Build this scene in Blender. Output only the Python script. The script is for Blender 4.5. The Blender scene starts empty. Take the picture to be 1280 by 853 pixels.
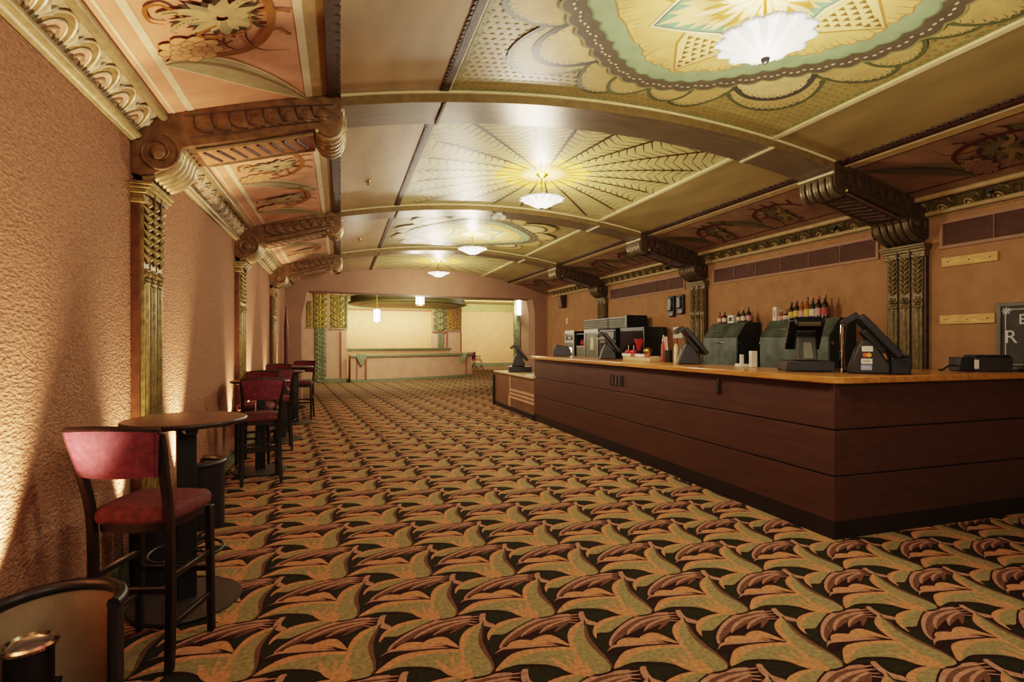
import bpy, bmesh, math, random
from math import sin, cos, tan, pi, radians, sqrt, hypot, atan2
from mathutils import Vector, Matrix
random.seed(7)
P_LAMP, P_L1, P_DOWN, P_UP, P_LOB, P_FILL = 15.0, .5, 85.0, 340.0, 135.0, 75.0      # lamp powers in watts
EXPO, GAMMA = 0.6, 1.0
COL = bpy.context.scene.collection
XL, XR, XC = -1.29, 5.89, 2.30            # side walls and centre line of the lounge
BEAM0, BAY, BD = 4.045, 3.56, 0.42        # near edge of a ceiling beam, bay length, beam depth

# ------------------------------------------------------------------ materials
def mat(name, col, rough=0.6, metal=0.0, var=0.12, vscale=12.0, bump=0.0, bscale=60.0, stretch=(1,1,1), col2=None, emit=None, spec=0.5, detail=4.0, coat=0.0):
    m = bpy.data.materials.new(name); m.use_nodes = True
    nt = m.node_tree; b = nt.nodes['Principled BSDF']
    tc = nt.nodes.new('ShaderNodeTexCoord'); mp = nt.nodes.new('ShaderNodeMapping')
    mp.inputs['Scale'].default_value = stretch
    nt.links.new(tc.outputs['Object'], mp.inputs['Vector'])
    n = nt.nodes.new('ShaderNodeTexNoise'); n.inputs['Scale'].default_value = vscale; n.inputs['Detail'].default_value = detail
    nt.links.new(mp.outputs['Vector'], n.inputs['Vector'])
    r = nt.nodes.new('ShaderNodeValToRGB')
    c = Vector(col); d = Vector(col2) if col2 else c*(1-2*var)
    e = c if col2 else c*(1+var)
    r.color_ramp.elements[0].position = 0.32; r.color_ramp.elements[1].position = 0.68
    r.color_ramp.elements[0].color = (*d, 1); r.color_ramp.elements[1].color = (*[min(1, x) for x in e], 1)
    nt.links.new(n.outputs['Fac'], r.inputs['Fac'])
    nt.links.new(r.outputs['Color'], b.inputs['Base Color'])
    b.inputs['Roughness'].default_value = rough; b.inputs['Metallic'].default_value = metal
    b.inputs['Specular IOR Level'].default_value = spec
    b.inputs['Coat Weight'].default_value = coat
    if bump:
        n2 = nt.nodes.new('ShaderNodeTexNoise'); n2.inputs['Scale'].default_value = bscale; n2.inputs['Detail'].default_value = 5
        nt.links.new(mp.outputs['Vector'], n2.inputs['Vector'])
        bp = nt.nodes.new('ShaderNodeBump'); bp.inputs['Strength'].default_value = min(1.0, bump); bp.inputs['Distance'].default_value = 0.02*max(1.0, bump)
        nt.links.new(n2.outputs['Fac'], bp.inputs['Height']); nt.links.new(bp.outputs['Normal'], b.inputs['Normal'])
    if emit:
        b.inputs['Emission Color'].default_value = (*emit[0], 1); b.inputs['Emission Strength'].default_value = emit[1]
    return m

def hexc(h):
    f = lambda v: (v/12.92 if v <= 0.04045 else ((v+0.055)/1.055)**2.4)
    return tuple(f(int(h[i:i+2], 16)/255) for i in (0, 2, 4))

M = {}
def defmat(k, *a, **kw): M[k] = mat(k, *a, **kw)
defmat('stucco', hexc('a2785d'), rough=0.85, var=0.16, vscale=60, bump=1.4, bscale=46, stretch=(1, .75, 1.6), spec=0.2)
defmat('right_plaster', hexc('9a7350'), rough=0.85, var=0.07, vscale=5, bump=0.25, bscale=90, spec=0.2)
defmat('arch_plaster', hexc('977560'), rough=0.8, var=0.05, vscale=3, bump=0.1, bscale=80, spec=0.25)
defmat('lobby_plaster', hexc('d3a777'), rough=0.8, var=0.04, vscale=3, spec=0.2)
defmat('lobby_pink', hexc('c09a7c'), rough=0.8, var=0.05, vscale=3, spec=0.2)
defmat('lobby_ceiling', hexc('b0a66a'), rough=0.7, var=0.05, vscale=2)
defmat('olive_band', hexc('9a9452'), rough=0.6, var=0.08, vscale=4)
defmat('green_paint', hexc('737857'), rough=0.6, var=0.12, vscale=10)
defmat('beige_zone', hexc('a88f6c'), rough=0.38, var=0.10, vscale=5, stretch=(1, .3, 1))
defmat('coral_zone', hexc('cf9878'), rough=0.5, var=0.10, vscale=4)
defmat('beige_shaded', hexc('8e7a4e'), rough=0.42, var=0.10, vscale=5, stretch=(1, .3, 1))  # beige with the weaker light of the right side put into the colour
defmat('coral_shaded', hexc('82644a'), rough=0.5, var=0.14, vscale=4)  # coral darkened in the colour for the shaded bar side
defmat('cream_line', hexc('d8c6a4'), rough=0.5, var=0.05)
defmat('tan_line', hexc('a58a5c'), rough=0.45, var=0.08)
defmat('dark_wood_trim', hexc('3c2413'), rough=0.45, var=0.2, vscale=20, bump=0.1)
defmat('cream_rail', hexc('d2c394'), rough=0.4, var=0.05)
defmat('gold_trim', hexc('978560'), rough=0.38, metal=0.3, var=0.12, vscale=20)
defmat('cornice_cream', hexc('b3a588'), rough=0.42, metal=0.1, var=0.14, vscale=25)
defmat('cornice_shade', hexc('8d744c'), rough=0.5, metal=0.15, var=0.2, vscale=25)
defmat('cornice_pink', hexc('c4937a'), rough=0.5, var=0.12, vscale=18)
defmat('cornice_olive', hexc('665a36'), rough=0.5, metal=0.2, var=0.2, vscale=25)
defmat('fascia_gold', hexc('7d6940'), rough=0.4, metal=0.3, var=0.10, vscale=15)
defmat('soffit_dark', hexc('74664f'), rough=0.33, metal=0.3, var=0.12, vscale=10, stretch=(.4, 3, 1), bump=0.04, bscale=30)
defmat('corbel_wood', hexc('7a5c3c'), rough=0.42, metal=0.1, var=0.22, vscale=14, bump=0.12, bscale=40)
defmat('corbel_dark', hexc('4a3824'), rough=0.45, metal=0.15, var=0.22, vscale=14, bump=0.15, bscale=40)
defmat('carve_line', hexc('452a16'), rough=0.6, var=0.2)
defmat('roll_gold', hexc('a8936c'), rough=0.33, metal=0.45, var=0.15, vscale=25)
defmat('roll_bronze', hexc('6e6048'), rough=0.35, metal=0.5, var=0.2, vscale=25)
defmat('soffit_panel_pink', hexc('b98560'), rough=0.5, var=0.12, vscale=20)
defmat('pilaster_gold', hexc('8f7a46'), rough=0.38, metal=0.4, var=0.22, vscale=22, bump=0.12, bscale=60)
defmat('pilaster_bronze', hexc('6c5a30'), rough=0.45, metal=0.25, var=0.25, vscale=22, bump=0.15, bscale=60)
defmat('pilaster_edge', hexc('5a3214'), rough=0.5, var=0.2)
defmat('bar_wood', hexc('472e25'), rough=0.42, var=0.13, vscale=7, stretch=(1, .25, 3))
defmat('bar_groove', hexc('2a130c'), rough=0.6, var=0.1)
defmat('kick_black', hexc('1c120d'), rough=0.5, var=0.1)
defmat('counter_wood', hexc('b37a3c'), rough=0.3, var=0.16, vscale=10, stretch=(3, .5, 3), coat=0.3)
defmat('low_top', hexc('c9b184'), rough=0.3, var=0.06)
defmat('low_panel', hexc('765440'), rough=0.42, var=0.12, vscale=8)
defmat('pale_strip', hexc('c79a78'), rough=0.5, var=0.05)
defmat('black_plastic', hexc('17171a'), rough=0.38, var=0.15)
defmat('dark_plastic', hexc('24221f'), rough=0.45, var=0.12)
defmat('grey_plastic', hexc('5d594a'), rough=0.4, var=0.1)
defmat('screen', hexc('0c0d10'), rough=0.12, var=0.05)
defmat('white_paper', hexc('d8d2c4'), rough=0.7, var=0.03)
defmat('sticker_red', hexc('c4532e'), rough=0.5, var=0.05)
defmat('sticker_yellow', hexc('dc9a3a'), rough=0.5, var=0.05)
defmat('sticker_blue', hexc('8b97b4'), rough=0.5, var=0.05)
defmat('ink_dark', hexc('2b2b33'), rough=0.6, var=0.02)
defmat('ink_pink', hexc('b9858a'), rough=0.6, var=0.02)
defmat('marble_green', hexc('565f52'), rough=0.4, col2=hexc('323a31'), vscale=7, detail=9)
defmat('marble_side', hexc('22261d'), rough=0.5, var=0.2)
defmat('chrome', hexc('cfcbc0'), rough=0.16, metal=1.0, var=0.03)
defmat('steel', hexc('86837a'), rough=0.35, metal=0.8, var=0.06)
defmat('machine_green', hexc('56573f'), rough=0.4, metal=0.3, var=0.12)
defmat('machine_dark', hexc('1f211b'), rough=0.3, var=0.15)
defmat('glow_white', hexc('fff2d0'), rough=0.5, var=0.0, emit=((1, .9, .7), 2.5))
defmat('red_candy', hexc('b8202a'), rough=0.35, var=0.15)
defmat('red_cap', hexc('9c2a26'), rough=0.4, var=0.1)
defmat('brass', hexc('b08c46'), rough=0.25, metal=0.9, var=0.06)
defmat('burgundy', hexc('743848'), rough=0.8, var=0.16, vscale=30, bump=0.15, bscale=200, spec=0.3)
defmat('burgundy_dark', hexc('5c2024'), rough=0.8, var=0.16, vscale=30, bump=0.15, bscale=200, spec=0.3)
defmat('burgundy_seat', hexc('5f3030'), rough=0.8, var=0.18, vscale=30, bump=0.15, bscale=200, spec=0.3)
defmat('stool_wood', hexc('1f130e'), rough=0.35, var=0.2)
defmat('table_laminate', hexc('684a38'), rough=0.35, var=0.10, vscale=14)
defmat('table_edge', hexc('2a1b14'), rough=0.4, var=0.1)
defmat('iron_black', hexc('1c1815'), rough=0.45, metal=0.2, var=0.12)
defmat('iron_base', hexc('3a332a'), rough=0.55, metal=0.2, var=0.12)
defmat('shield_black', hexc('1d1c1d'), rough=0.4, var=0.12)
defmat('shield_inner', hexc('9a8468'), rough=0.6, var=0.06)
defmat('plywood', hexc('c99d57'), rough=0.6, var=0.14, vscale=9, stretch=(1, 1, 4))
defmat('vent_brown', hexc('6b4630'), rough=0.6, var=0.1)
defmat('vent_dark', hexc('3f2417'), rough=0.7, var=0.1)
defmat('chalkboard', hexc('3a362d'), rough=0.7, var=0.15)
defmat('sign_frame', hexc('5a5546'), rough=0.5, var=0.1)
defmat('chalk', hexc('c9c7bd'), rough=0.8, var=0.05)
defmat('bottle_brown', hexc('2a140a'), rough=0.12, var=0.1)
defmat('bottle_green', hexc('24301a'), rough=0.12, var=0.1)
defmat('bottle_amber', hexc('7c4a1a'), rough=0.12, var=0.1)
defmat('label_cream', hexc('cfc0a0'), rough=0.6, var=0.08)
defmat('label_yellow', hexc('c9a440'), rough=0.6, var=0.08)
defmat('label_red', hexc('9c3a30'), rough=0.6, var=0.08)
defmat('label_pink', hexc('c08a86'), rough=0.6, var=0.08)
defmat('lobby_gold', hexc('c2a54e'), rough=0.35, metal=0.4, var=0.3, vscale=14, bump=0.3, bscale=20)
defmat('lobby_gold_dim', hexc('8a7a3c'), rough=0.4, metal=0.35, var=0.3, vscale=14, bump=0.3, bscale=20)
defmat('lobby_green', hexc('868a66'), rough=0.45, metal=0.2, var=0.25, vscale=10, bump=0.2, bscale=20)
defmat('red_strip', hexc('8a4526'), rough=0.5, var=0.1)
defmat('red_pole', hexc('5a1a12'), rough=0.45, var=0.15)
defmat('counter_green', hexc('9aa07c'), rough=0.25, metal=0.4, var=0.1)
defmat('disc_olive', hexc('6a6436'), rough=0.5, var=0.12, vscale=2)
defmat('wheel_black', hexc('18130f'), rough=0.5, var=0.1)
def lampmat(k, col, s):
    m = mat(k, (.62, .60, .60), rough=0.35, var=0.02, vscale=8, emit=(col, s)); M[k] = m
lampmat('lamp_glass', (1.0, .96, .97), .22)
lampmat('lantern_glass', (1.0, .93, .78), 9.0)
lampmat('sconce_glass', (1.0, .96, .88), 9.0)
defmat('lens_glass', hexc('8c9096'), rough=0.18, metal=0.7, var=0.05)
# painted ceiling and carpet palettes
PAL = dict(base_olive='a39259', lattice='957e50', fan_cream='d6c088', fan_tan='c0a76c', fan_line='5c6140', fan_grey='504d42', band_dark='5e5444', band_edge='8c8a5c',
           dot='d8caa4', mint='8fa27c', mint_dark='76885e', field='d0b474', field_line='a98246', teal='74997e', teal_dark='55786a', flame='dcc48a', flame_orange='c79a52', flame_white='ecdcb0',
           tri_dark='7d6232', sun_base='b8ab74', sun_yellow='e0c063', sun_ray='4a3a1c', sun_leaf='4c3d1e', sun_gold='d0a040', green_edge='7a7c48')
for k, h in PAL.items(): defmat('paint_'+k, hexc(h), rough=0.40, var=0.07, vscale=9)
FL = dict(scroll='8a5a24', scroll_dark='5e3814', leaf_grey='a09472', leaf_edge='d2c09a', leaf_dark='7a6a4c', rose='cfa274', rose_line='8a5a30', petal='a5926a', petal_grey='857c5c', petal_dark='3e3222', scroll_red='4a1c10', leaf_olive='5a5030', leaf_olive_dark='3c3520', leaf_olive_edge='7a6a3c')
for k, h in FL.items(): defmat('paint_'+k, hexc(h), rough=0.5, var=0.08, vscale=14)
CP = dict(K='2c1a13', D='2a2818', G='8a7c56', O='b78059', S='a97a64', B='664738')
for k, h in CP.items(): defmat('carpet_'+k, hexc(h), rough=0.95, var=0.16, vscale=45, bump=0.35, bscale=300, spec=0.1)

# ------------------------------------------------------------------ object helpers
def empty(name, label, cat, loc=(0, 0, 0), rz=0.0, group=None, parent=None, scale=1.0):
    o = bpy.data.objects.new(name, None); COL.objects.link(o); o.empty_display_size = 0.1
    o.location = loc; o.rotation_euler = (0, 0, rz); o.scale = (scale,)*3
    tag(o, label, cat, group); return o
def tag(o, label=None, cat=None, group=None, kind=None):
    if label: o['label'] = label
    if cat: o['category'] = cat
    if group: o['group'] = group
    if kind or cat: o['kind'] = kind or 'thing'
    return o

class MB:
    """collects shapes into one mesh"""
    def __init__(s): s.bm = bmesh.new(); s.mats = []
    def mi(s, m):
        m = M[m] if isinstance(m, str) else m
        if m not in s.mats: s.mats.append(m)
        return s.mats.index(m)
    def face(s, pts, m):
        try:
            f = s.bm.faces.new([s.bm.verts.new(p) for p in pts]); f.material_index = s.mi(m); return f
        except ValueError: return None
    def hexa(s, p, m):
        """8 corners: bottom 4 (ccw) then top 4"""
        v = [s.bm.verts.new(q) for q in p]; i = s.mi(m)
        for a in ((3,2,1,0),(4,5,6,7),(0,1,5,4),(1,2,6,5),(2,3,7,6),(3,0,4,7)):
            s.bm.faces.new([v[j] for j in a]).material_index = i
        return s
    def box(s, x0, x1, y0, y1, z0, z1, m, mt=None):
        p = [(x0,y0,z0),(x1,y0,z0),(x1,y1,z0),(x0,y1,z0),(x0,y0,z1),(x1,y0,z1),(x1,y1,z1),(x0,y1,z1)]
        if mt: p = [mt @ Vector(q) for q in p]
        return s.hexa(p, m)
    def bar(s, p0, p1, w, h, m, w1=None, h1=None, up=(0,0,1)):
        """rectangular rod between two points"""
        a, b = Vector(p0), Vector(p1); d = (b-a).normalized(); u = Vector(up)
        if abs(d.dot(u)) > .95: u = Vector((0,1,0))
        x = d.cross(u).normalized(); y = x.cross(d).normalized()
        w1 = w if w1 is None else w1; h1 = h if h1 is None else h1
        q = []
        for c, ww, hh in ((a, w, h), (b, w1, h1)):
            q += [c - x*ww/2 - y*hh/2, c + x*ww/2 - y*hh/2, c + x*ww/2 + y*hh/2, c - x*ww/2 + y*hh/2]
        return s.hexa(q, m)
    def tube(s, pts, r, m, seg=8, cap=True, closed=False):
        pts = [Vector(p) for p in pts]; n = len(pts); i0 = s.mi(m); rings = []
        rr = r if isinstance(r, (list, tuple)) else [r]*n
        nrm = None
        for k in range(n):
            if closed: t = pts[(k+1) % n] - pts[k-1]
            else: t = pts[min(k+1, n-1)] - pts[max(k-1, 0)]
            if t.length < 1e-9: t = Vector((0,0,1))
            t.normalize()
            if nrm is None:
                u = Vector((0,0,1)) if abs(t.z) < .9 else Vector((1,0,0))
                nrm = t.cross(u).normalized()
            else:
                nrm = (nrm - t*nrm.dot(t)); nrm = nrm.normalized() if nrm.length > 1e-6 else t.orthogonal().normalized()
            bi = t.cross(nrm)
            rings.append([s.bm.verts.new(pts[k] + (nrm*cos(2*pi*j/seg) + bi*sin(2*pi*j/seg))*rr[k]) for j in range(seg)])
        for k in range(n if closed else n-1):
            A, B = rings[k], rings[(k+1) % n]
            for j in range(seg): s.bm.faces.new((A[j], A[(j+1) % seg], B[(j+1) % seg], B[j])).material_index = i0
        if cap and not closed:
            s.bm.faces.new(rings[0][::-1]).material_index = i0; s.bm.faces.new(rings[-1]).material_index = i0
        return s
    def lathe(s, prof, m, c=(0,0,0), seg=24, a0=0.0, a1=2*pi, mod=None):
        i0 = s.mi(m); full = abs(a1-a0-2*pi) < 1e-6; n = seg if full else seg+1; rings = []
        for (r, z) in prof:
            ring = []
            for j in range(n):
                a = a0 + (a1-a0)*j/seg; q = mod(r, z, a) if mod else (r, z)
                ring.append(s.bm.verts.new((c[0]+q[0]*cos(a), c[1]+q[0]*sin(a), c[2]+q[1])))
            rings.append(ring)
        for A, B in zip(rings, rings[1:]):
            for j in range(seg):
                k = (j+1) % n
                s.bm.faces.new((A[j], A[k], B[k], B[j])).material_index = i0
        for ring, p, flip in ((rings[0], prof[0], True), (rings[-1], prof[-1], False)):
            if full and p[0] > 1e-6 and not mod:
                s.bm.faces.new(ring[::-1] if flip else ring).material_index = i0
        return s
    def sweep(s, pts, ws, ds, m):
        """rectangular section carried along points: widths in x, depths in y"""
        i0 = s.mi(m); R = []
        for (x, y, z), w, d in zip(pts, ws, ds):
            R.append([s.bm.verts.new((x+a*w/2, y+b*d/2, z)) for a, b in ((-1,-1),(1,-1),(1,1),(-1,1))])
        for A, B in zip(R, R[1:]):
            for j in range(4): s.bm.faces.new((A[j], A[(j+1)%4], B[(j+1)%4], B[j])).material_index = i0
        s.bm.faces.new(R[0][::-1]).material_index = i0; s.bm.faces.new(R[-1]).material_index = i0
        return s
    def prism(s, poly, f0, f1, m, mside=None):
        """poly of 2-D points; f0, f1 map (u,v) to 3-D for the two caps"""
        i0 = s.mi(m); i1 = s.mi(mside or m)
        A = [s.bm.verts.new(f0(*p)) for p in poly]; B = [s.bm.verts.new(f1(*p)) for p in poly]
        s.bm.faces.new(A[::-1]).material_index = i0; s.bm.faces.new(B).material_index = i0
        n = len(poly)
        for k in range(n): s.bm.faces.new((A[k], A[(k+1) % n], B[(k+1) % n], B[k])).material_index = i1
        return s
    def ball(s, c, r, m, sx=1, sy=1, sz=1, seg=14):
        i0 = s.mi(m)
        r_ = bmesh.ops.create_uvsphere(s.bm, u_segments=seg, v_segments=max(6, seg//2+1), radius=r, matrix=Matrix.Translation(c) @ Matrix.Diagonal((sx, sy, sz, 1)))
        fs = set(f for v in r_['verts'] for f in v.link_faces)
        for f in fs: f.material_index = i0
        return s
    def build(s, name, parent=None, smooth=40, bevel=0.0, loc=None, recalc=True):
        if recalc: bmesh.ops.recalc_face_normals(s.bm, faces=s.bm.faces)
        me = bpy.data.meshes.new(name); s.bm.to_mesh(me); s.bm.free()
        for m in s.mats: me.materials.append(m)
        if smooth:
            me.polygons.foreach_set('use_smooth', [True]*len(me.polygons))
            me.set_sharp_from_angle(angle=radians(smooth))
        o = bpy.data.objects.new(name, me); COL.objects.link(o)
        if parent: o.parent = parent
        if loc: o.location = loc
        if bevel:
            b = o.modifiers.new('bevel', 'BEVEL'); b.width = bevel; b.segments = 2; b.limit_method = 'ANGLE'; b.angle_limit = radians(50)
        return o
def text(name, s, size, m, parent, mt, ext=0.0005, align='CENTER'):
    cu = bpy.data.curves.new(name, 'FONT'); cu.body = s; cu.size = size; cu.extrude = ext; cu.align_x = align; cu.align_y = 'CENTER'
    cu.materials.append(M[m]); t = bpy.data.objects.new(name, cu); COL.objects.link(t); bpy.context.view_layer.update()
    me = bpy.data.meshes.new_from_object(t.evaluated_get(bpy.context.evaluated_depsgraph_get())); me.name = name; bpy.data.objects.remove(t)
    if not me.materials: me.materials.append(M[m])
    o = bpy.data.objects.new(name, me); COL.objects.link(o); o.parent = parent; o.matrix_local = mt; return o
def kids(o): return list(o.children)
def copy_tree(o, parent=None):
    c = o.copy(); COL.objects.link(c); c.parent = parent
    for ch in kids(o): copy_tree(ch, c)
    return c
def struct(o, label=None): tag(o, label, None, None, 'structure'); return o
def smoothpoly(p, n=3, closed=True):
    """Catmull-Rom through the points"""
    out = []; N = len(p)
    for i in range(N if closed else N-1):
        p0, p1, p2, p3 = (p[(i-1) % N], p[i], p[(i+1) % N], p[(i+2) % N]) if closed else (p[max(i-1,0)], p[i], p[i+1], p[min(i+2,N-1)])
        for k in range(n):
            t = k/n
            out.append(tuple(0.5*((2*b)+(-a+c)*t+(2*a-5*b+4*c-d)*t*t+(-a+3*b-3*c+d)*t**3) for a, b, c, d in zip(p0, p1, p2, p3)))
    if not closed: out.append(tuple(p[-1]))
    return out
def vault(x): return 3.525 - 11.2 + sqrt(max(0.1, 11.2**2 - (x-XC)**2))
# ------------------------------------------------------------------ floor: carpet woven with a leaf repeat
CARPET=[
('K',[(0.078,-0.307),(0.086,-0.241),(0.114,-0.188),(0.166,-0.14),(0.233,-0.113),(0.314,-0.11),(0.417,-0.163),(0.344,-0.197),(0.286,-0.225),(0.229,-0.252),(0.176,-0.27),(0.12,-0.27)]),
('G',[(0.091,-0.294),(0.101,-0.237),(0.141,-0.179),(0.206,-0.138),(0.309,-0.124),(0.378,-0.16),(0.293,-0.203),(0.235,-0.232),(0.179,-0.261),(0.121,-0.249)]),
('O',[(0.091,-0.294),(0.101,-0.237),(0.141,-0.179),(0.206,-0.138),(0.309,-0.124),(0.345,-0.139),(0.261,-0.151),(0.192,-0.182),(0.14,-0.215),(0.116,-0.251)]),
('K',[(0.656,-0.179),(0.575,-0.157),(0.464,-0.148),(0.366,-0.166),(0.245,-0.23),(0.156,-0.306),(0.118,-0.368),(0.134,-0.397),(0.216,-0.351),(0.299,-0.327),(0.373,-0.333),(0.439,-0.337),(0.521,-0.282),(0.595,-0.287)]),
('B',[(0.583,-0.176),(0.478,-0.166),(0.37,-0.182),(0.25,-0.244),(0.164,-0.317),(0.128,-0.371),(0.145,-0.374),(0.273,-0.292),(0.403,-0.253),(0.556,-0.236)]),
('B',[(0.568,-0.211),(0.46,-0.211),(0.347,-0.245),(0.256,-0.313),(0.311,-0.292),(0.444,-0.251),(0.556,-0.236)]),
('B',[(0.564,-0.219),(0.468,-0.24),(0.397,-0.269),(0.357,-0.31),(0.407,-0.294),(0.551,-0.248)]),
('B',[(0.56,-0.228),(0.502,-0.257),(0.436,-0.321),(0.497,-0.292),(0.551,-0.255)]),
('S',[(0.584,-0.172),(0.48,-0.159),(0.373,-0.174),(0.253,-0.236),(0.159,-0.316),(0.124,-0.373),(0.136,-0.374),(0.168,-0.327),(0.249,-0.262),(0.362,-0.203),(0.472,-0.18),(0.575,-0.193)]),
('S',[(0.568,-0.203),(0.474,-0.2),(0.375,-0.222),(0.29,-0.271),(0.256,-0.313),(0.3,-0.283),(0.378,-0.241),(0.472,-0.219),(0.562,-0.217)]),
('S',[(0.56,-0.22),(0.481,-0.233),(0.411,-0.259),(0.357,-0.31),(0.409,-0.277),(0.486,-0.246),(0.554,-0.234)]),
('S',[(0.583,-0.184),(0.626,-0.189),(0.624,-0.195),(0.579,-0.191)]),
('S',[(0.573,-0.206),(0.614,-0.217),(0.611,-0.222),(0.57,-0.213)]),
('S',[(0.563,-0.228),(0.601,-0.245),(0.599,-0.25),(0.56,-0.235)]),
('S',[(0.553,-0.25),(0.589,-0.271),(0.587,-0.276),(0.55,-0.257)]),
('S',[(0.117,-0.027),(0.094,-0.089),(0.1,-0.142),(0.141,-0.179),(0.162,-0.154),(0.13,-0.11),(0.138,-0.054),(0.147,-0.028)]),
('D',[(0.141,-0.045),(0.162,-0.029),(0.224,-0.041),(0.3,-0.09),(0.251,-0.119),(0.198,-0.131),(0.156,-0.141),(0.135,-0.111)]),
('K',[(0.018,0.109),(0.081,0.173),(0.151,0.221),(0.235,0.221),(0.315,0.233),(0.367,0.217),(0.407,0.151),(0.42,0.073),(0.332,0.085),(0.202,0.103),(0.1,0.09)]),
('S',[(0.032,0.131),(0.081,0.172),(0.117,0.173),(0.195,0.161),(0.298,0.138),(0.397,0.084),(0.291,0.121),(0.188,0.139),(0.107,0.154),(0.066,0.151)]),
('O',[(0.109,0.176),(0.142,0.207),(0.185,0.213),(0.236,0.197),(0.306,0.158),(0.348,0.124),(0.299,0.141),(0.212,0.156),(0.141,0.162)]),
('O',[(0.248,0.193),(0.31,0.218),(0.358,0.206),(0.388,0.152),(0.407,0.09),(0.352,0.134),(0.29,0.167)]),
('K',[(-0.011,-0.01),(0.038,0.058),(0.115,0.123),(0.204,0.134),(0.308,0.117),(0.417,0.087),(0.482,0.006),(0.522,-0.139),(0.503,-0.167),(0.398,-0.167),(0.27,-0.065),(0.153,-0.01),(0.073,0.005)]),
('G',[(0.0,0.0),(0.046,0.056),(0.114,0.108),(0.199,0.12),(0.303,0.106),(0.404,0.078),(0.466,0.011),(0.517,-0.073),(0.511,-0.138),(0.476,-0.152),(0.404,-0.153),(0.326,-0.097),(0.277,-0.049),(0.236,-0.019),(0.16,0.008),(0.094,0.018)]),
('O',[(0.0,0.0),(0.046,0.056),(0.114,0.108),(0.199,0.12),(0.303,0.106),(0.404,0.078),(0.456,0.03),(0.376,0.059),(0.293,0.079),(0.203,0.08),(0.125,0.06),(0.053,0.022)]),
('K',[(0.587,0.301),(0.552,0.2),(0.533,0.111),(0.54,0.027),(0.547,-0.067),(0.528,-0.141),(0.502,-0.16),(0.485,-0.099),(0.473,0.025),(0.516,0.177)]),
('B',[(0.569,0.25),(0.536,0.136),(0.531,0.038),(0.535,-0.056),(0.528,-0.12),(0.511,-0.138),(0.503,-0.046),(0.493,0.066),(0.523,0.174)]),
('G',[(0.573,0.287),(0.505,0.252),(0.444,0.191),(0.41,0.092),(0.393,-0.011),(0.396,-0.098),(0.414,-0.152),(0.476,-0.159),(0.509,-0.142),(0.521,-0.074),(0.509,0.013),(0.506,0.094),(0.526,0.173)]),
('O',[(0.573,0.287),(0.489,0.248),(0.437,0.184),(0.408,0.093),(0.394,0.004),(0.385,-0.074),(0.396,-0.126),(0.407,-0.045),(0.418,0.027),(0.437,0.1),(0.47,0.174),(0.514,0.227)]),
('O',[(0.28,0.025),(0.313,-0.026),(0.339,-0.078),(0.396,-0.143),(0.399,-0.165),(0.356,-0.146),(0.314,-0.105),(0.286,-0.049)]),
('O',[(0.352,0.025),(0.364,0.013),(0.359,-0.044),(0.376,-0.092),(0.402,-0.149),(0.369,-0.118),(0.342,-0.061)]),
('O',[(0.382,-0.022),(0.393,-0.048),(0.392,-0.097),(0.395,-0.146),(0.37,-0.097),(0.367,-0.061)]),
('O',[(0.413,-0.061),(0.427,-0.08),(0.422,-0.135),(0.413,-0.161),(0.394,-0.139)]),
]
def build_floor():
    mb = MB()
    mb.face([(-6,-3.2,0),(14,-3.2,0),(14,33.5,0),(-6,33.5,0)], 'carpet_D')
    a = (0.525, -0.147); b = (-0.055, 0.55); o0 = (0.673, 2.357)
    shapes_hi = [(m, smoothpoly(p, 3)) for m, p in CARPET]
    lvl = {}
    for i, (m, p) in enumerate(CARPET): lvl[i] = 0.0003*(1 + i*0.12)
    for i in range(-40, 60):
        for j in range(-40, 90):
            x = o0[0]+a[0]*i+b[0]*j; y = o0[1]+a[1]*i+b[1]*j
            cx, cy = x+0.3, y+0.05
            if not (-1.75 < cx < 13 and -1.0 < cy < 33): continue
            if cy < 14.4 and cx > 6.4: continue
            if cx > 4.1 and 3.7 < cy < 13.2: continue
            if cy > 14 and not (-1.6 < cx < 11 and cx < 1.0+cy*0.34): continue
            hi = hypot(cx, cy) < 6.5
            for k, (m, p) in enumerate(shapes_hi if hi else CARPET):
                if cy > 15 and k in (3, 4, 5, 8, 9, 10, 11, 12, 13, 28, 29, 30): continue
                z = lvl[k]*(1 if hi else 2)
                mb.face([(x+u, y+v, z) for u, v in p], 'carpet_'+m)
    return struct(mb.build('floor', smooth=0, recalc=False))
FLOOR = build_floor()

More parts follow.
